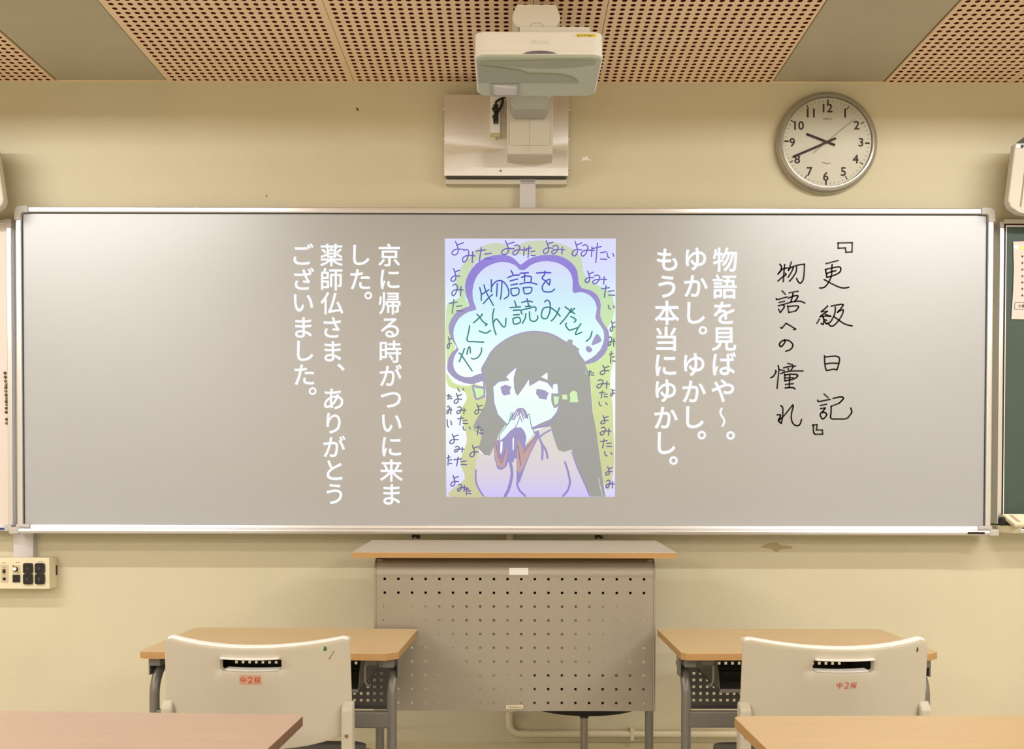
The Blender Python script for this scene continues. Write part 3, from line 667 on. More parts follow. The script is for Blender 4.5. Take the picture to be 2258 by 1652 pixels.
MB().lathe([(rf - .0, 0), (rf - .0, .0015)], 48, (cc.x, YC - .0055, cc.z), 'y').build('clock_glass', M_glass, clk)

# ------------------------------------------------------------------ projector, its mount and the steel plate
a = P(980, 211, WALL - .05); b = P(1253, 388, WALL - .05)
pl = empty('steel_wall_plate', ((a.x + b.x) / 2, WALL, b.z), label='square brushed steel plate on the wall behind the projector mount', cat='plate')
MB().prism([(WALL - .05, b.z), (WALL - .046, b.z), (WALL - .058, a.z), (WALL - .062, a.z)], a.x, b.x, 'x').build('plate_face', M_steel, pl, bevel=0.001)
MB().box(a.x + .006, b.x - .006, WALL - .046, WALL, b.z - .006, a.z - .01).build('plate_back', M_dark, pl)
MB().box(a.x, a.x + .003, WALL - .05, WALL - .02, b.z, a.z).build('plate_flange', M_steel, pl)
MB().box(b.x - .003, b.x, WALL - .05, WALL - .02, b.z, a.z).build('plate_flange', M_steel, pl)
MB().box(a.x + .004, b.x - .004, WALL - .03, WALL, b.z - .024, b.z - .007).build('plate_lip', M_arm, pl)
for sx, xx in ((-1, a.x), (1, b.x)):
    for py in (240, 306, 371):
        q = P(1124, py, WALL - .04); MB().cyl((xx, WALL - .036, q.z), .005, min(0, sx * .006), max(0, sx * .006), 'x', 10).build('bolt', M_steel, pl)
q = P(1104, 377, WALL - .05); MB().cyl((q.x, WALL - .05, q.z), .0035, -.003, 0, 'y', 12).build('screw', M_chrome, pl)
# power strip on the plate
a2 = P(1082, 213, WALL - .07); b2 = P(1103, 298, WALL - .07)
ps = empty('power_strip', ((a2.x + b2.x) / 2, WALL - .05, b2.z), label='white power strip fixed upright to the steel plate', cat='power strip')
MB().box(a2.x, b2.x, WALL - .080, WALL - .056, b2.z, a2.z).build('strip_body', M_white, ps, bevel=0.003)
MB().box(a2.x - .001, b2.x + .002, WALL - .082, WALL - .054, b2.z - .006, b2.z + .004).build('strip_end', M_creamd, ps, bevel=0.002)
MB().box(a2.x + .004, a2.x + .018, WALL - .066, WALL - .05, b2.z - .012, b2.z - .005).build('fixing_tab', M_cream, ps, bevel=0.001)
q = P(1104, 299, WALL - .06); MB().cyl((q.x, WALL - .056, q.z), .004, -.004, .006, 'y', 10).build('screw', M_steel, ps)
V = crop(1060, 210, 8.69); Yk = WALL - .093
def T(pts, Y): return [tuple(P(x, y, Y)) for x, y in V(pts)]
k = empty('power_cable', T([(290, 300)], Yk)[0], label='black cables and plugs hanging in the power strip behind projector', cat='cable')
MB().tube([tuple(P(x, y, Yk)) for x, y in V([tuple(v) for v in smooth_line([(300,190),(290,140),(340,95),(430,50),(480,20)], 4)])], .004).build('cord', M_black, k, smooth=True)
MB().tube([tuple(P(x, y, Yk)) for x, y in V([tuple(v) for v in smooth_line([(310,400),(330,320),(390,220),(420,130),(430,50)], 4)])], .0045).build('cord', M_black, k, smooth=True)
for (u0, v0, u1, v1) in ((240, 180, 335, 320), (250, 340, 335, 460)):
    p0 = T([(u0, v0)], Yk)[0]; p1 = T([(u1, v1)], Yk)[0]
    MB().box(p0[0], p1[0], Yk - .008, Yk + .012, p1[2], p0[2]).build('plug', M_black, k, bevel=0.004)
    MB().cyl((p0[0] - .001, Yk, (p0[2] * .4 + p1[2] * .6)), .004, -.006, .01, 'y', 10).build('plug_ring', M_black, k)
for u in (262, 318):
    p0 = T([(u - 20, 440)], Yk)[0]; p1 = T([(u + 18, 540)], Yk)[0]
    MB().box(p0[0], p1[0], Yk - .006, Yk + .012, p1[2], p0[2]).build('plug', M_black, k, bevel=0.003)
# wall mount
YM = 3.60
a = P(1118, 215, YM); b = P(1219, 340, YM)
mt = empty('projector_mount', ((a.x + b.x) / 2, WALL - .05, b.z), label='beige wall mount column and arm carrying the projector', cat='mount')
xa, xb = a.x, b.x
zt = 2.605
MB().prism([(WALL - .05, b.z), (YM + .004, b.z), (YM - .008, b.z + .03), (YM - .008, zt), (WALL - .05, zt)], xa, xb, 'x').build('mount_column', M_arm, mt, bevel=0.004)
pa = P(1124, 212, YM - .012); pb = P(1212, 320, YM - .012)
MB().prism(rrect(pa.x, pb.x, pb.z, zt - .01, .008), YM - .012, YM, 'y').build('column_cover', M_arm, mt, bevel=0.002)
q = P(1168, 300, YM); MB().box(q.x - .0006, q.x + .0006, YM - .0125, YM - .011, pb.z - .02, zt - .02).build('cover_seam', M_armd, mt)
pa = P(1126, 213, 3.50); pb = P(1211, 243, 3.50)
MB().prism([(pa.x, zt), (pa.x, pb.z + .02), (pa.x + .012, pb.z), (pb.x - .012, pb.z), (pb.x, pb.z + .02), (pb.x, zt)], 3.49, 3.60, 'y').build('arm_bracket', M_armd, mt, bevel=0.003)
pa = P(1130, 10, 3.0); pb = P(1235, 62, 3.0)
w_ = pb.x - pa.x; za, zb = pb.z + .004, min(pa.z, CEIL - .02)
MB().prism([(pa.x + .012, zb), (pa.x, zb - .03), (pa.x, za + .018), (pa.x + .014, za), (pb.x - .014, za), (pb.x, za + .018), (pb.x, zb - .03), (pb.x - .012, zb)], 3.0, 3.58, 'y').build('mount_arm', M_white, mt, bevel=0.003)
mb = MB(); Yt = 2.9995
ribbon(mb, [(1167, 61), (1175, 51), (1192, 51), (1200, 61)], 0.9, Yt, sm=False); mb.build('arm_seam', M_armd, mt)
# projector body
Y0, Y1 = 2.93, 3.235
a = P(1046, 70, Y0); b = P(1331, 124, Y0)
X0, X1, Zt, Zb = a.x, b.x, a.z, b.z
pr = empty('projector', ((X0 + X1) / 2, (Y0 + Y1) / 2, Zb), label='white short-throw projector hanging from the mount arm near ceiling', cat='projector')
body = MB().prism(rrect(X0 + .001, X1 - .001, Y0, Y1, .03, 6), Zb + .012, Zt, 'z').build('body_shell', M_white, pr, bevel=0.008, seg=3)
MB().prism(rrect(X0, X1, Y0 - .003, Y1 + .003, .033, 6), Zb + .004, Zb + .014, 'z').build('body_rim', M_white, pr, bevel=0.003)
MB().prism(rrect(X0 + .004, X1 - .004, Y0 + .003, Y1 - .003, .03, 6), Zb, Zb + .006, 'z').build('underside', M_under, pr, bevel=0.002)
def U(px, py, z=None):   # pixel -> point on the underside plane
    d = RM @ Vector(((px - CX) / F, -(py - CY) / F, -1.0)); z = z or Zb
    t = (z - EYE) / d.z; return (d.x * t, d.y * t)
G = crop(1000, 0, 5.376)
MB().prism([U(*p) for p in G([(285,725),(420,715),(700,712),(1100,705),(1500,700),(1690,712),(1680,755),(1400,790),(1100,800),(880,792),(600,775),(380,760),(300,745)])], Zb - .004, Zb + .001, 'z').build('front_recess', M_under2, pr)
MB().prism([U(*p) for p in G([(290,770),(360,770),(560,790),(780,825),(900,865),(1100,865),(1280,875),(1400,905),(1460,945),(1475,975),(1200,972),(800,970),(300,965)])], Zb - .005, Zb + .001, 'z').build('wave_cover', M_under2, pr, bevel=0.001)
A1 = U(*G([(445, 975)])[0]); A2 = U(*G([(775, 1128)])[0])
wb = MB(); xs, ys = (A1[0], A2[0]), sorted((A1[1], A2[1]))
t_ = .006
wb.box(xs[0], xs[1], ys[0], ys[0] + t_, Zb - .006, Zb + .001).box(xs[0], xs[1], ys[1] - t_, ys[1], Zb - .006, Zb + .001)
wb.box(xs[0], xs[0] + t_, ys[0] + t_, ys[1] - t_, Zb - .006, Zb + .001).box(xs[1] - t_, xs[1], ys[0] + t_, ys[1] - t_, Zb - .006, Zb + .001)
wf = wb.build('lens_window_frame', M_armd, pr)
MB().box(xs[0] + t_, xs[1] - t_, ys[0] + t_, ys[1] - t_, Zb - .003, Zb - .0015).build('lens_window', M_duct, pr)
MB().prism([(xs[0] + t_, ys[0] + .010), (xs[0] + t_, ys[0] + .018), (xs[1] - t_, ys[0] + .038), (xs[1] - t_, ys[0] + .034)], Zb - .0045, Zb - .003, 'z').build('mirror_edge', M_white, pr)
mb = MB(); plate(mb, G([(820,640),(870,618),(940,606),(1020,603),(1100,606),(1170,618),(1225,638)]), Y0 - .0035, .0012); mb.build('indicator_window', mat('indicator_grey', (120, 118, 130), 0.3), pr)
mb = MB(); plate(mb, G([(1450,403),(1695,403),(1695,440),(1450,435)]), Y0 - .0, .0008)
yl = mb.build('asset_label', M_yel, pr)
mb = MB(); text_at(mb, 'AO19 0001', *G([(1560, 422)])[0], 5, Y0 - .0012, 0.0, width=36); mb.build('label_lettering', M_olive, yl)
mb = MB(); text_at(mb, 'EPSON', *G([(1025, 502)])[0], 8, Y0 - .0006, 0.0, width=38); mb.build('logo', M_lgrey, pr)
a = P(1146, 62, 3.0); b = P(1300, 66, 3.0)
MB().box(a.x, b.x, 2.99, 3.14, Zt - .002, min(a.z, za) + .0).build('mounting_plate', M_white, pr, bevel=0.001)
mb = MB()
for i in range(9): mb.box(X0 - .0006, X0 + .002, Y0 + .05 + i * .018, Y0 + .058 + i * .018, Zb + .022, Zt - .016)
mb.build('side_vent', M_armd, pr)
MB().tube([(X0 + .09, Y1 - .04, Zt), (X0 + .10, 3.2, Zt + .016), (X0 + .14, 3.28, Zt + .02)], .007).build('cable_stub', M_armd, pr, smooth=True)

# ducts
a = P(1146, 396, WALL - .03); b = P(1181, 458, WALL - .03)
MB().box(a.x, b.x, WALL - .03, WALL, z1 + .001, a.z + .012).build('cable_duct', M_duct, bevel=0.002, off=((a.x + b.x) / 2, WALL - .015, z1), label='short lavender-white cable duct between steel plate and whiteboard', cat='duct')
a = P(37, 1178, WALL - .03); b = P(70, 1229, WALL - .03); YD = WALL - .03
MB().box(P(24.5, 488, YD).x, P(70, 700, YD).x, YD, WALL, b.z - .001, P(37, 487, YD).z).build('cable_trunking', M_duct, bevel=0.002, off=((a.x + b.x) / 2, WALL - .015, b.z), label='pale vertical cable trunking behind the left end of the whiteboard', cat='duct')

# outlet box
YO_ = 3.683
a = P(-60, 1230, YO_); b = P(109, 1299, YO_)
ob = empty('outlet_box', ((a.x + b.x) / 2, WALL, b.z), label='cream metal outlet box on the wall under the whiteboard left end', cat='outlet box')
MB().box(a.x, b.x, YO_, WALL, b.z, a.z).build('box_body', M_cream, ob, bevel=0.002)
N = crop(0, 1220, 16.13)
def nb(name, u0, v0, u1, v1, m, th=.002, par=None, bevel=.0005):
    (p0, p1) = N([(u0, v0), (u1, v1)]); p0 = P(p0[0], p0[1], YO_); p1 = P(p1[0], p1[1], YO_)
    return MB().box(p0.x, p1.x, YO_ - th, YO_, p1.z, p0.z).build(name, m, par or ob, bevel=bevel)
nb('jack_plate', 30, 410, 295, 1040, M_creamd)
nb('video_port', 105, 575, 210, 705, M_ink, .004)
def nc(name, u, v, r, m, th=.003):
    p = P(*N([(u, v)])[0], YO_); rr = r / 16.13 * YO_ / F
    return MB().cyl((p.x, YO_, p.z), rr, -th, 0, 'y', 20).build(name, m, ob)
nc('audio_jack', 163, 912, 55, M_ink, .004); nc('screw', 168, 520, 22, M_olive); nc('screw', 172, 755, 22, M_olive)
nb('knob_plate', 450, 425, 715, 720, M_creamd); nc('knob_base', 565, 570, 92, M_ink, .004); nc('knob', 555, 558, 62, M_white, .009)
nc('screw', 482, 455, 25, M_ink); nc('screw', 660, 670, 20, M_olive)
nb('switch', 468, 765, 718, 1030, M_black, .005)
for u0, u1 in ((850, 1180), (1270, 1605)):
    for v0, v1 in ((350, 720), (735, 1100)):
        p0 = P(*N([(u0, v0)])[0], YO_); p1 = P(*N([(u1, v1)])[0], YO_)
        oo = MB().prism(rrect(p0.x, p1.x, p1.z, p0.z, .0065), YO_ - .008, YO_, 'y').build('power_socket', M_black, ob, bevel=.001)
        MB().cyl(((p0.x + p1.x) / 2, YO_ - .008, (p0.z + p1.z) / 2), .0055, -.002, 0, 'y', 16).build('socket_face', M_dark, oo)
mb = MB()
for u0, u1, v in ((85, 205, 350), (575, 690, 333), (1350, 1510, 305)):
    (q0, q1) = N([(u0, v - 10), (u1, v + 10)])
    for i in range(4):
        xa_ = q0[0] + (q1[0] - q0[0]) * (i + .1) / 4; xb_ = q0[0] + (q1[0] - q0[0]) * (i + .8) / 4
        plate(mb, [(xa_, q0[1]), (xb_, q0[1]), (xb_, q1[1]), (xa_, q1[1])], YO_, .0005)
mb.build('printed_legend', M_olive, ob)
p = P(127, 1270, WALL - .01); MB().box(b.x, b.x + .002, WALL - .014, WALL - .006, P(127, 1268, WALL).z, P(127, 1246, WALL).z).build('side_slot', M_star, ob)

# wall conduit
YPp = WALL - .016; zc = P(1300, 1619, YPp).z; xc = P(1123.5, 1500, YPp).x
pts = [(xc, YPp, z0 + .01)] + [(xc, YPp, zc + .06)] + [(xc + .04 - .04 * math.cos(R(t)), YPp, zc + .04 - .04 * math.sin(R(t))) for t in range(0, 91, 10)] + [(2.4, YPp, zc)]
cr = empty('wall_conduit', (xc, WALL, zc), label='cream painted conduit dropping behind the lectern and running right', cat='pipe')
MB().tube(pts, .0125, 14).build('pipe', M_pipe, cr, smooth=True)
MB().tube([(xc + .04, YPp, zc), (xc + .075, YPp, zc)], .0142, 14).build('pipe_socket', M_pipe, cr, smooth=True)
for z_ in (zc + .09, zc + .35): MB().box(xc - .022, xc + .022, YPp - .0135, WALL, z_ - .007, z_ + .007).build('pipe_clip', M_pipe, cr, bevel=.002)
for x_ in (.45, 1.1, 1.8): MB().box(x_ - .007, x_ + .007, YPp - .0135, WALL, zc - .022, zc + .022).build('pipe_clip', M_pipe, cr, bevel=.002)
# hooks below the whiteboard
for n_, (px, lab, st) in enumerate(((915, 'small black hook under the whiteboard behind lectern left side', [[(138,70),(145,130)],[(145,105),(200,72)],[(160,100),(205,130)],[(200,72),(205,130)]]), (1318, 'small black hook under the whiteboard behind lectern right side', [[(2020,90),(2050,85),(2040,130)],[(2040,130),(2080,75)],[(2080,75),(2085,125)],[(2085,125),(2112,118)]]))):
    c_ = crop(880, 1160, 4.704); Yh_ = WALL - .004
    q = P(px, 1182, Yh_); mb = MB()
    for t in st: mb.tube([tuple(P(x, y, Yh_)) for x, y in c_(t)], .0035, 6)
    mb.build('wall_hook', M_black, off=tuple(q), label=lab, cat='hook', group='black hooks under the whiteboard')

# ------------------------------------------------------------------ left magnetic board
YL = 3.69
xr = P(26, 800, YL).x; zt_ = P(15, 484, YL).z; zb_ = P(20, 1170, YL).z
lb = empty('magnet_board', (xr - .2, WALL, zb_), label='pale magnetic board at the left edge beside the whiteboard', cat='board')
MB().box(xr - .45, xr - .012, YL + .008, WALL - .032, zb_ + .01, zt_ - .01).build('board_surface', M_paper, lb)
MB().box(xr - .017, xr, YL, WALL - .032, zb_ + .02, zt_ - .028).build('frame_bar', M_alu, lb, bevel=.002)
MB().box(xr - .45, xr - .017, YL, WALL - .032, zt_ - .016, zt_).build('frame_bar', M_alu, lb, bevel=.002)
MB().box(xr - .45, xr - .017, YL - .02, WALL - .032, zb_, zb_ + .014).build('frame_bar', M_alu, lb, bevel=.002)
MB().box(xr - .022, xr + .002, YL - .003, WALL - .032, zt_ - .03, zt_ + .002).build('corner_cap', M_cap, lb, bevel=.003)
MB().box(xr - .022, xr + .004, YL - .022, WALL - .032, zb_ - .002, zb_ + .022).build('corner_cap', M_cap, lb, bevel=.003)
a = P(-20, 1160, YL - .021); b = P(16, 1167, YL - .021)
MB().box(a.x, b.x, YL - .0215, YL - .02, zb_ + .003, zb_ + .012).build('blue_maker_label', M_blue, lb)
mx_ = [43,46,47,54,50,50,53,57,55,58,56,54,58,57]; my_ = [168,203,237,268,294,325,358,387,415,442,474,508,570,603]
mc = [0,0,1,1,0,1,0,1,0,1,0,0,0,1]
for i in range(14):
    q = P(mx_[i] / 3.94, 780 + my_[i] / 3.94, YL + .006)
    m_ = M_olive if mc[i] else M_brown
    MB().lathe([(.0054, .0), (.0054, -.003), (.0042, -.005), (.002, -.0055)], 16, (q.x, YL + .008, q.z), 'y').build('magnet', m_, off=(q.x, YL + .008, q.z), smooth=True, cat='magnet', group='round magnets on the left board',
        label=('small round %s magnet in the column on the left board, ' % ('olive' if mc[i] else 'dark brown')) + ('topmost' if i == 0 else 'lowest' if i == 13 else ['second','third','fourth','fifth','sixth','seventh','eighth','ninth','tenth','eleventh','twelfth','thirteenth'][i - 1] + ' from top'))

# ------------------------------------------------------------------ right chalkboard
YR = 3.69
xl = P(2202, 850, YR).x; zt_ = P(2220, 483, YR).z; zb_ = P(2230, 1174, YR).z
cb = empty('chalkboard', (xl + .25, WALL, zb_), label='green chalkboard with silver frame at the right edge', cat='chalkboard')
MB().box(xl + .022, xl + .6, YR + .012, WALL, zb_ + .03, zt_ - .022).build('board_surface', M_chalk, cb)
MB().box(xl, xl + .0155, YR, WALL, zb_ + .03, zt_ - .03).build('frame_bar', M_alu, cb, bevel=.002)
MB().box(xl, xl + .0155, YR + .001, WALL, zt_ - .03, zt_ - .008).build('corner_cap', M_cap, cb, bevel=.003)
MB().box(xl + .014, xl + .6, YR, WALL, zt_ - .016, zt_).build('frame_bar', M_arm, cb, bevel=.002)
MB().box(xl + .0155, xl + .6, YR + .002, WALL, zt_ - .022, zt_ - .016).build('frame_gasket', M_ink, cb)
MB().box(xl + .0155, xl + .0215, YR + .002, WALL, zb_ + .03, zt_ - .022).build('frame_gasket', M_ink, cb)
MB().box(xl + .0215, xl + .025, YR + .003, WALL, zb_ + .03, zt_ - .022).build('inner_trim', M_white, cb)
MB().box(xl + .025, xl + .6, YR + .003, WALL, zt_ - .026, zt_ - .022).build('inner_trim', M_white, cb)
MB().box(xl + .05, xl + .6, YR - .07, WALL, zb_, zb_ + .016).build('chalk_tray', M_alu, cb, bevel=.003)
MB().prism([(xl - .002, YR + .01), (xl - .002, YR - .01), (xl + .03, YR - .05), (xl + .055, YR - .071), (xl + .055, WALL), (xl - .002, WALL)], zb_ - .002, zb_ + .026, 'z').build('tray_end_cap', M_creamd, cb, bevel=.004)
# poster
Yq = YR + .012
po = [(2234, 533), (2290, 531), (2290, 705), (2230, 704), (2234, 640), (2235.5, 590)]
mb = MB(); plate(mb, po, Yq - .004, .0006); q = P(2245, 705, Yq)
pos = mb.build('paper_notice', M_paper, off=(q.x, Yq - .004, q.z), label='white notice with a column of dark stars on the chalkboard', cat='poster')
def onp(name, fn, m, Yx=Yq - .0052):
    mb = MB(); fn(mb, Yx); me = mb.build(name, m, pos); return me
for y in (565.7, 579.8, 594.5, 609, 623, 637, 651.7):
    onp('star', lambda mb, Yx: plate(mb, [(2254.3 + (3.4 if i % 2 == 0 else 1.4) * math.sin(i * math.pi / 5), y - (3.6 if i % 2 == 0 else 1.5) * math.cos(i * math.pi / 5)) for i in range(10)], Yx, .0002), M_star)
onp('yellow_tape', lambda mb, Yx: plate(mb, [(2246, 545), (2262, 543), (2262, 550), (2249, 549)], Yx, .0003), M_yel)
onp('clear_tape', lambda mb, Yx: plate(mb, [(2236, 541), (2247, 541), (2245, 549), (2250, 553), (2236, 548)], Yx, .0003), M_stick)
def bx_(mb, Yx):
    for p in ([(2238, 667), (2285, 668)], [(2238, 667), (2237, 682)], [(2237, 682), (2285, 683)]): ribbon(mb, p, .9, Yx, .0002, sm=False)
onp('notice_frame_line', bx_, M_dark)
onp('notice_lettering', lambda mb, Yx: text_at(mb, '大募集', 2257, 675, 8, Yx, 0.01, height=7.5), M_star)
# note pad on the chalk tray
zt2 = zb_ + .0165
a = P(2222, 1161, YR - .065); b = P(2217, 1133, YR - .03)
pad = empty('note_pad', (a.x + .05, YR - .05, zt2), label='pale yellow pad leaning on the chalk tray', cat='pad')
Yn = YR - .066
ya, yb2 = YR - .066, YR - .008
zc1 = P(2217, 1134, yb2).z
vs = []
def slab(x0_, x1_, k0, k1, t0, t1, xs_=0.0):
    """slab lying on the slope from the tray lip up to the board"""
    d = Vector((yb2 - ya, zc1 - zt2 - .014)); L_ = d.length; d.normalize(); n = Vector((-d.y, d.x))
    out = []
    for t in (t0, t1):
        for k_ in (k0, k1):
            for x in (x0_, x1_):
                p_ = Vector((ya, zt2 + .002)) + d * (k_ * L_) + n * t
                out.append((x - xs_ * k_, p_.x, p_.y))
    return out
fx = [(0, 2, 3, 1), (4, 5, 7, 6), (0, 1, 5, 4), (2, 6, 7, 3), (0, 4, 6, 2), (1, 3, 7, 5)]
xp = P(2236, 1161, ya).x
MB().add(slab(xp, xp + .12, 0, 1, .002, .010, .02), fx).build('pad_cover', M_creamd, pad)
MB().add(slab(xp + .001, xp + .119, 0.02, .98, .010, .016, .02), fx).build('pad_page', M_book, pad)
MB().add(slab(xp + .018, xp + .032, 0.2, .85, .016, .0163, .02), fx).build('pad_print', M_bookp, pad)
MB().box(xp - .026, xp - .006, YR - .03, YR - .004, zt2 + .0095, zt2 + .04).build('pad_shadow', M_black, bevel=.004, off=(xp - .016, YR - .02, zt2 + .0095), label='black block painting the shadow on the tray left of the yellow pad', cat='shadow')  # black block paints the dark shadow beside the pad

# wall speakers
def speaker(side, lab):
    s_ = side; Ys = 3.585; Yb_ = 3.62
    if s_ > 0: c_ = [(2228, 322), (2212.5, 448), (2218, 462), (2236, 474), (2262, 479)]; xo = P(2228, 400, Ys).x + .2
    else: c_ = [(0.5, 322), (19, 446), (15, 458), (0, 470), (-26, 476)]; xo = P(0, 400, Ys).x - .2
    pts = [(P(x, y, Yb_).x, P(x, y, Yb_).z) for x, y in c_]
    pts += [(xo, pts[-1][1] - .003), (xo, pts[0][1])]
    r = empty('wall_speaker', (xo - s_ * .1, 3.6, pts[3][1]), label=lab, cat='speaker', group='white loudspeakers on the front wall')
    MB().prism(pts, Ys, Yb_, 'y').build('speaker_case', M_arm, r, bevel=.006, seg=3)
    top = [(pts[0][0], pts[0][1] - .004), (xo, pts[0][1] - .004), (xo, pts[0][1] + .034), (pts[0][0] + s_ * .052, pts[0][1] + .034)]
    MB().prism(top, Ys + .004, Yb_ - .002, 'y').build('grille_top', M_black, r)
    MB().box(min(pts[0][0], xo) + .002, max(pts[0][0], xo) - .002, Ys - .003, Ys, pts[0][1] - .020, pts[0][1] - .008).build('metal_strip', M_steel, r)
    for i in range(3):
        MB().cyl((pts[0][0] + s_ * (.022 + i * .06), Ys - .003, pts[0][1] - .014), .006, -.003, 0, 'y', 12).build('strip_screw', M_dark, r)
    rb = MB()
    xk = pts[0][0] + s_ * .035
    rb.prism([(xk, pts[0][1] - .07), (xk + s_ * .004, pts[0][1] - .07), (xk - s_ * .012, pts[2][1] + .0), (xk - s_ * .017, pts[2][1] + .0)], Ys - .0015, Ys, 'y')
    rb.build('case_seam', M_olive, r)
    MB().box(xo - .06, xo + .06, Yb_ + .06, WALL, pts[0][1] - .12, pts[0][1] - .06).build('wall_bracket', M_arm, r, bevel=.003)
    MB().box(xo - .1, xo + .1, Yb_, Yb_ + .06, pts[3][1] + .03, pts[0][1] - .02).build('case_back', M_arm, r, bevel=.01)
speaker(1, 'white loudspeaker with black top on the wall above the chalkboard')
speaker(-1, 'white loudspeaker at the left edge above the magnet board')

# ------------------------------------------------------------------ perforated steel sheet with square holes
def square_sheet(mb, xs, zs, hs, Y, x0, x1, z0, z1, th, skip=None):
    """sheet in the xz plane at Y; hole centres xs, zs; hole side hs"""
    def cuts(c, a, b):
        out = [a]
        for v in c: out += [v - hs / 2, v + hs / 2]
        return out + [b]
    U_, V_ = cuts(xs, x0, x1), cuts(zs, z0, z1)
    nu, nv = len(U_), len(V_); n = len(mb.v)
    for yy in (Y, Y + th):
        for v in V_:
            for u in U_: mb.v.append((u, yy, v))
    I = lambda i, j, k: n + k * nu * nv + j * nu + i
    for j in range(nv - 1):
        for i in range(nu - 1):
            hole = (i % 2 == 1 and j % 2 == 1)
            if hole:
                for (a, b) in (((i, j), (i + 1, j)), ((i + 1, j), (i + 1, j + 1)), ((i + 1, j + 1), (i, j + 1)), ((i, j + 1), (i, j))):
                    mb.f.append((I(*a, 0), I(*b, 0), I(*b, 1), I(*a, 1)))
            else:
                mb.f.append((I(i, j, 0), I(i + 1, j, 0), I(i + 1, j + 1, 0), I(i, j + 1, 0)))
                mb.f.append((I(i, j, 1), I(i, j + 1, 1), I(i + 1, j + 1, 1), I(i + 1, j, 1)))
    for j in range(nv - 1):
        for i in (0, nu - 1): mb.f.append((I(i, j, 0), I(i, j + 1, 0), I(i, j + 1, 1), I(i, j, 1)))
    for i in range(nu - 1):
        for j in (0, nv - 1): mb.f.append((I(i, j, 0), I(i + 1, j, 0), I(i + 1, j, 1), I(i, j, 1)))

# ------------------------------------------------------------------ lectern
YE, YB_ = 3.16, 3.61
a = P(777.5, 1218, YE); b = P(1492, 1218, YE); ztop = (a.z + b.z) / 2
le = empty('lectern', ((a.x + b.x) / 2, 3.4, 0), label='grey metal lectern with perforated front and wooden top', cat='lectern')
zk = P(1124, 1191.5, YB_).z
k_ = (zk - ztop) / .45
MB().prism([(YE, ztop - .002), (YB_, zk - .002), (YB_, zk), (YE, ztop)], a.x, b.x, 'x').build('top_laminate', M_lect, le)
MB().prism([(YE, ztop - .0185), (YB_, zk - .0185), (YB_, zk - .002), (YE, ztop - .002)], a.x, b.x, 'x').build('top_board', M_woode, le)
YP = 3.20
pa = P(830, 1400, YP).x; pb = P(1440, 1400, YP).x
hx = [P(878.5 + (i - 1) * 30.06, 1400, YP).x for i in range(20)]; hx = [x for x in hx if x + .004 < pb and x - .004 > pa]
hz = [P(1124, 1277.2 + j * 30.33, YP).z for j in range(10)][::-1]
zpb = P(1124, 1568, YP).z; zroll = hz[-1] + .012; rr = .048
mb = MB(); square_sheet(mb, hx, hz, .0076, YP, pa, pb, zpb, zroll, .0012)
fpan = mb.build('front_panel', M_lpan, le)
zcap = ztop - .022; rr = zcap - zroll
prof = [(YP + rr - rr * math.cos(R(t)), zroll + rr * math.sin(R(t))) for t in range(0, 91, 9)] + [(YP + .14, zcap)]
vs = []; fs = []
for (y, z) in prof: vs += [(pa, y, z), (pb, y, z)]
n_ = len(prof); fs = [(2 * i, 2 * i + 1, 2 * i + 3, 2 * i + 2) for i in range(n_ - 1)]
MB().add(vs, fs).build('rolled_top_edge', M_lpan, le, smooth=True)
# inner tray box with side cheeks
MB().box(pa + .012, pb - .012, YP + .05, 3.55, hz[-2] - .028, hz[-2] - .024).build('shelf', M_dark, le)
MB().box(pa + .012, pb - .012, 3.546, 3.55, hz[-2] - .028, zcap).build('shelf_back', M_dark, le)
MB().box(pa + .012, pa + .016, YP + .05, 3.55, hz[-2] - .028, zcap).build('shelf_side', M_dark, le)
MB().box(pb - .016, pb - .012, YP + .05, 3.55, hz[-2] - .028, zcap).build('shelf_side', M_dark, le)
# side frames: tubes that follow the rolled edge
for x in (pa - .004, pb + .004):
    s_ = 1 if x < 0.01 else -1
    path = [(x, YP + .10, zcap - .006), (x, YP + rr, zcap - .006)] + [(x, YP + rr - (rr - .004) * math.sin(R(t)), zroll + (rr - .006) * math.cos(R(t))) for t in range(10, 91, 10)] + [(x, YP + .004, zpb)]
    MB().tube(path, .0045, 8).build('side_frame', M_lpan, le, smooth=True)
    xl_ = x + s_ * .012
    MB().tube([(xl_, YP + .022, .03), (xl_, YP + .022, zcap - .05)], .0135, 14, .018).build('leg', M_dleg, le, smooth=True)
    MB().tube([(xl_, YP - .02, .018), (xl_, 3.60, .018)], .016, 12).build('foot_bar', M_dleg, le, smooth=True)
    MB().box(xl_ - .008, xl_ + .008, YP + .02, 3.55, zcap - .035, zcap - .005).build('top_rail', M_dleg, le)
mb = MB(); pq = prof
y_, z_ = YP, zroll
def onroll(px0, px1, py0, py1, m, name, d=.0009):
    x0_ = P(px0, py0, YP).x; x1_ = P(px1, py0, YP).x; v_ = []
    zs_ = [P(px0, py0, YP).z, P(px0, py1, YP).z]; n = 5
    for i in range(n):
        z = zs_[0] + (zs_[1] - zs_[0]) * i / (n - 1)
        s2 = max(0, min(1, (z - zroll) / rr)); y = YP + rr - rr * math.sqrt(1 - s2 * s2)
        v_ += [(x0_, y - d, z), (x1_, y - d, z)]
    return MB().add(v_, [(2 * i, 2 * i + 1, 2 * i + 3, 2 * i + 2) for i in range(n - 1)]).build(name, m, le)
st_ = onroll(1123, 1165, 1253, 1268, M_stick, 'white_sticker')
mb = MB(); plate(mb, [(1128, 1260.3), (1137, 1260.3), (1137, 1261.3), (1128, 1261.3)], YP + .001, .0006); plate(mb, [(1141, 1260.3), (1160, 1260.3), (1160, 1261.4), (1141, 1261.4)], YP + .001, .0006)
mb.build('sticker_print', M_lgrey, st_)
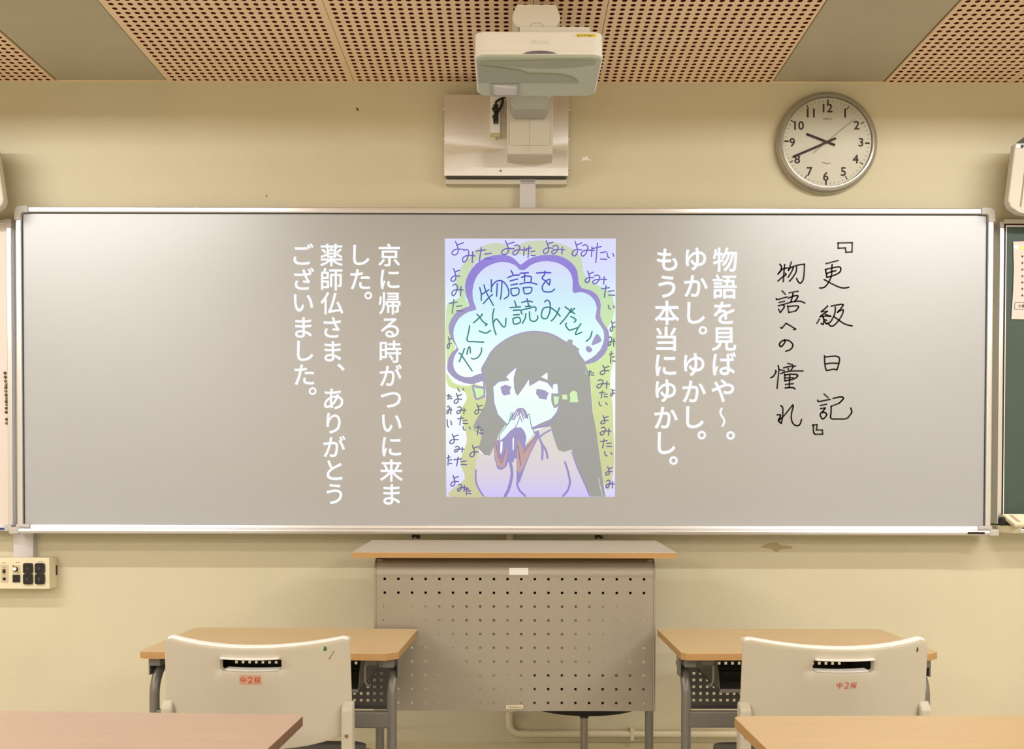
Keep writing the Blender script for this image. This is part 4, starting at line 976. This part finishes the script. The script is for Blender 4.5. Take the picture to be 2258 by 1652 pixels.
mb = MB(); plate(mb, [(1116, 1556), (1153, 1555), (1153, 1563), (1116, 1564)], YP, .0008); st2 = mb.build('maker_sticker', M_cream, le)
mb = MB(); text_at(mb, 'OKAMURA', 1135, 1559.7, 5, YP - .0011, 0.01, width=30); mb.build('sticker_lettering', M_olive, st2)

# stool behind the lectern
sx_ = P(1288, 1600, 3.42).x; zs = P(1288, 1560, 3.42).z
sr = empty('stool', (sx_, 3.42, 0), label='round black stool on a chrome post behind the lectern', cat='stool')
MB().lathe([(.02, zs), (.06, zs + .006), (.15, zs + .008), (.19, zs + .014), (.205, zs + .04), (.203, zs + .085), (.18, zs + .108), (.1, zs + .114), (.01, zs + .114)], 40, (sx_, 3.42, 0)).build('seat', M_black, sr, smooth=True)
MB().cyl((sx_, 3.42, 0), .0155, zs - .034, zs + .0).build('post_sleeve', M_black, sr, smooth=True)
MB().cyl((sx_, 3.42, 0), .0125, .09, zs - .034).build('post', M_chrome, sr, smooth=True)
MB().lathe([(.045, .06), (.045, .085), (.02, .11), (.016, .13)], 20, (sx_, 3.42, 0)).build('hub', M_black, sr, smooth=True)
for i in range(5):
    a_ = 2 * math.pi * i / 5 + .3; c_, s__ = math.cos(a_), math.sin(a_)
    MB().tube([(sx_ + .03 * c_, 3.42 + .03 * s__, .075), (sx_ + .22 * c_, 3.42 + .22 * s__, .055)], .013, 8).build('base_leg', M_black, sr, smooth=True)
    MB().cyl((sx_ + .22 * c_, 3.42 + .22 * s__, .025), .025, -.012, .012, 'x', 14).build('caster', M_black, sr, smooth=True)

# ------------------------------------------------------------------ student desks
def make_desk(lab, top_m, edge_m, W_=.70, Dp=.45, HT=.725):
    r = empty('student_desk', (0, 0, 0), label=lab, cat='desk', group='student desks')
    h = W_ / 2; d = Dp / 2
    def outl(i): return [(-h + i, -d + .012), (-h + .012, -d + i), (h - .03, -d + i), (h - i, -d + .03), (h - i, d - .012), (h - .012, d - i), (-h + .012, d - i), (-h + i, d - .012)]
    MB().prism(outl(0.0), HT - .0195, HT - .0015, 'z').build('top_edge_band', edge_m, r)
    MB().prism(outl(0.0004), HT - .0016, HT, 'z').build('tabletop', top_m, r)
    for s_ in (-1, 1):
        x = s_ * (h - .022)
        path = [(x, -d + .055, .03), (x, -d + .055, HT - .13)] + [(x, -d + .055 + .075 - .075 * math.cos(R(t)), HT - .13 + .075 * math.sin(R(t))) for t in range(10, 91, 10)] + [(x, -d + .15, HT - .052)]
        MB().tube(path, .0135, 14).build('leg', M_dleg, r, smooth=True)
        MB().tube([(x, -d + .03, .016), (x, d - .03, .016)], .016, 12).build('foot_bar', M_dleg, r, smooth=True)
        xx = s_ * (h - .03)
        MB().box(xx - .016, xx + .016, -d + .035, -d + .17, HT - .046, HT - .0196).build('top_bracket', M_dleg, r, bevel=.003)
        MB().box(s_ * (h - .006) - .002, s_ * (h - .006) + .002, -d + .06, -d + .10, HT - .075, HT - .0196).build('edge_tab', M_dleg, r)
        # bag hook
        xh = s_ * (h - .085)
        MB().tube([(xh + s_ * .02, -d + .05, HT - .03), (xh, -d + .05, HT - .032), (xh - s_ * .01, -d + .05, HT - .045), (xh - s_ * .01, -d + .05, HT - .085), (xh - s_ * .004, -d + .052, HT - .098), (xh, -d + .07, HT - .1)], .0035, 8).build('bag_hook', M_dleg, r, smooth=True)
        MB().box(xh + s_ * .008 - .016, xh + s_ * .008 + .016, -d + .035, -d + .06, HT - .038, HT - .0196).build('hinge_block', M_dleg, r, bevel=.003)
    # book tray, perforated at the back
    w_ = h - .115
    MB().box(-w_, w_, -d + .06, d - .05, HT - .118, HT - .116).build('tray_bottom', M_dpan, r)
    MB().box(-w_, w_, -d + .052, -d + .062, HT - .118, HT - .108).build('tray_lip', M_dleg, r, bevel=.002)
    for s_ in (-1, 1):
        MB().prism([(-d + .06, HT - .112), (d - .05, HT - .112), (d - .05, HT - .02), (-d + .10, HT - .02)], s_ * w_ - .001, s_ * w_ + .001, 'x').build('tray_side', M_dpan, r)
    p = .0206
    nx = int((2 * w_ - .02) / p); xs = [(-nx / 2 + i + .5) * p for i in range(nx)]
    mb = MB(); square_sheet(mb, xs, [HT - .099], .0082, d - .05, -w_, w_, HT - .116, HT - .02, .001); mb.build('tray_back', M_dpan, r)
    wm = h - .078
    nx = int((2 * wm - .02) / p); xs = [(-nx / 2 + i + .5) * p for i in range(nx)]
    zs_ = [HT - .208 + i * p for i in range(5)]
    mb = MB(); square_sheet(mb, xs, zs_, .0082, d - .075, -wm, wm, HT - .226, HT - .108, .001); mb.build('modesty_panel', M_dpan, r)
    MB().box(-wm, wm, d - .078, d - .058, HT - .234, HT - .226).build('panel_hem', M_dark, r)
    MB().box(-h + .022, h - .022, -d + .045, -d + .065, HT - .213, HT - .168).build('cross_rail', M_dleg, r, bevel=.004)
    return r
dk1 = make_desk('student desk right of the lectern, in front of chair', M_wood, M_woode)
dk2 = copy_tree(dk1); dk2['label'] = 'student desk left of the lectern, overlapping its front panel'
dk3 = copy_tree(dk1); dk3['label'] = 'nearest desk at bottom right, light wood top'
dk4 = make_desk('nearest desk at bottom left, pinkish top with dark brown edge', M_woodp, M_woodd)
dk1.location = (.812, 2.96, 0); dk1.rotation_euler.z = R(0.3)
dk2.location = (-.642, 2.955, 0); dk2.rotation_euler.z = R(-2.0)
dk3.location = (.795, 1.785, 0); dk3.rotation_euler.z = R(1.0)
dk4.location = (-.765, 1.80, 0); dk4.rotation_euler.z = R(-2.6)

# ------------------------------------------------------------------ chairs
def make_chair(lab, dot, mirror=1):
    r = empty('student_chair', (0, 0, 0), label=lab, cat='chair', group='student chairs')
    Wb = .43; sag = .065; zt, zb = .825, .575
    ybk = -.245
    def surf(u, z, t=0.0):
        """u in -1..1 across"""
        tilt = (z - zb) * -.10
        return (u * Wb / 2 * (1 - .012 * (z - zb) / (zt - zb)) , ybk + sag * u * u + tilt + t, z)
    us = [-1, -.985, -.93, -.8, -.68, -.56, -.44, -.32, -.29, -.25, -.12, 0, .12, .25, .29, .32, .44, .56, .68, .8, .93, .985, 1]
    zr = [0, .04, .12, .25, .4, .55, .66, .77, .79, .815, .84, .885, .92, .96, 1]
    def zat(u, v):
        top = zt - .016 * (1 - u * u) - (.016 if abs(u) > .99 else .005 if abs(u) > .98 else 0)
        bot = zb + .03 * abs(u) ** 3
        return bot + (top - bot) * v
    mb = MB(); nu, nv = len(us), len(zr)
    for v in zr:
        for u in us:
            uu, vv = u, v
            if v == .77 and abs(abs(u) - .32) < 1e-6: uu = u * .93; vv = v + .012
            mb.v.append(surf(uu, zat(u, vv)))
    for j in range(nv - 1):
        for i in range(nu - 1):
            if us[i] >= -.321 and us[i + 1] <= .321 and zr[j] >= .769 and zr[j + 1] <= .886: continue
            mb.f.append((j * nu + i, j * nu + i + 1, (j + 1) * nu + i + 1, (j + 1) * nu + i))
    me = mb.build('backrest', M_shell, r, smooth=True)
    so = me.modifiers.new('thick', 'SOLIDIFY'); so.thickness = .015; so.offset = 0
    bv = me.modifiers.new('round', 'BEVEL'); bv.width = .002; bv.segments = 2; bv.limit_method = 'ANGLE'; bv.angle_limit = R(50)
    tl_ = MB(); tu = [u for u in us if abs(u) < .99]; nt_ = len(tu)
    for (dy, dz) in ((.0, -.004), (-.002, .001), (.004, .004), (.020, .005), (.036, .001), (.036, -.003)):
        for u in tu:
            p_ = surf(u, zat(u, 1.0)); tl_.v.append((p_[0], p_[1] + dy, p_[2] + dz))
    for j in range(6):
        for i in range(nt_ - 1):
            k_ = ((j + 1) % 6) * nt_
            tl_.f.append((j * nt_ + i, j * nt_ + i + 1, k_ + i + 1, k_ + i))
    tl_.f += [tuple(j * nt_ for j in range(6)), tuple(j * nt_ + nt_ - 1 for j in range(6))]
    tl_.build('top_edge', M_white, r, smooth=True, label='rolled top edge of the backrest, coloured white as if lit')  # white puts the overhead light on the lip into its colour
    for (v_, t0, t1, h_) in ((.77, .004, .034, .003), (.897, -.020, .004, .003)):
        l_ = MB(); n_ = 8; ww = .29 if v_ < .8 else .31
        for i in range(n_ + 1):
            u = -ww + 2 * ww * i / n_; z = zat(u, v_)
            l_.v += [surf(u, z, t0), surf(u, z, t1), surf(u, z + h_, t0), surf(u, z + h_, t1)]
        for i in range(n_):
            b_ = i * 4
            for q_ in ((0, 1, 5, 4), (2, 6, 7, 3), (0, 4, 6, 2), (1, 3, 7, 5)): l_.f.append(tuple(b_ + k for k in q_))
        l_.f += [(0, 2, 3, 1), tuple(n_ * 4 + k for k in (0, 1, 3, 2))]
        l_.build('grip_lip', M_white, r)  # white paints the overhead light caught by the slot rims
    def tag_on(name, u0, u1, z0, z1, m, n=6, d=.0082):
        v_ = []
        for i in range(n + 1):
            u = u0 + (u1 - u0) * i / n
            v_ += [surf(u, z0, -d), surf(u, z1, -d)]
        return MB().add(v_, [(2 * i, 2 * i + 1, 2 * i + 3, 2 * i + 2) for i in range(n)]).build(name, m, r)
    for s_ in (-1, 1):
        x = s_ * (Wb / 2 - .006)
        mb = MB(); y0 = ybk + sag - .012
        mb.prism([(y0 - .03, .42), (y0 + .012, .42), (y0 + .0, .672), (y0 - .012, .680), (y0 - .03, .662)], x - .0135, x + .0135, 'x')
        mb.build('back_post', M_shell, r, bevel=.006, seg=3)
        MB().cyl((x, y0 - .030, .600), .0045, -.0015, .002, 'y', 12).build('bolt', M_olive, r)
        # legs and frame
        MB().tube([(x * .9, y0 + .02, .43), (x * .92, y0 - .03, .01)], .011, 10).build('leg', M_dleg, r, smooth=True)
        MB().tube([(x * .88, .24, .43), (x * .9, .25, .01)], .011, 10).build('leg', M_dleg, r, smooth=True)
        MB().tube([(x * .89, y0 + .0, .437), (x * .88, .245, .437)], .012, 10).build('seat_rail', M_dleg, r, smooth=True)
    MB().tube([(-Wb * .44, .245, .432), (Wb * .44, .245, .432)], .011, 10).build('front_rail', M_dleg, r, smooth=True)
    MB().prism(rrect(-.182, .182, -.185, .27, .045), .450, .462, 'z').build('seat', M_seat, r, bevel=.004)
    return r, tag_on, surf
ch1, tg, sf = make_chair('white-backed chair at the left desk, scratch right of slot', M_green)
def chair_text(r, sf, z, m, u0=0.0):
    for i, ch in enumerate('中２桜'):
        vs_, fs_, gw, gh = glyph(ch); sz = .0145 / max(gw, gh, .5)
        cu = u0 + (i - 1) * .075
        v_ = []
        for x, y in vs_:
            p_ = sf(cu + x * sz / .215, z + y * sz, -.0088); v_.append(p_)
        MB().add(v_, fs_).build('label_character', m, r)
tg('name_label', -.115, .115, .727, .748, M_pink)
lab1 = [o for o in C.objects if o.parent == ch1 and o.name.startswith('name_label')][0]
chair_text(ch1, sf, .7375, M_red)
def dotm(r, sf, u, z, m, rx=.0055, rz=.0055):
    c = sf(u, z, -.0088)
    MB().add([(c[0] + rx * math.cos(R(t)), c[1] + .0 , c[2] + rz * math.sin(R(t))) for t in range(0, 360, 24)], [tuple(range(15))]).build('round_sticker', m, r)
dotm(ch1, sf, .76, .804, M_green)
mb = MB()
q0 = sf(.80, .788, -.0088); q1 = sf(.85, .800, -.0088)
c0_ = sf(.80, .780, -.0088); c1_ = sf(.855, .797, -.0088)
mb.add([(c0_[0] - .002, c0_[1], c0_[2]), (c0_[0] + .002, c0_[1], c0_[2] - .001), (c1_[0] + .001, c1_[1], c1_[2]), (c1_[0] - .002, c1_[1], c1_[2] + .001)], [(0, 1, 2, 3)])
mb.build('scratch', M_olive, ch1)
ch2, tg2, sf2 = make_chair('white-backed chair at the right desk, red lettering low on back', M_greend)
chair_text(ch2, sf2, .728, M_red, .03)
dotm(ch2, sf2, .86, .802, M_greend, .0035, .006)
ch1.location = (-.578, 2.56, 0); ch1.rotation_euler.z = R(-1.2)
ch2.location = (.747, 2.56, 0); ch2.rotation_euler.z = R(1.5)
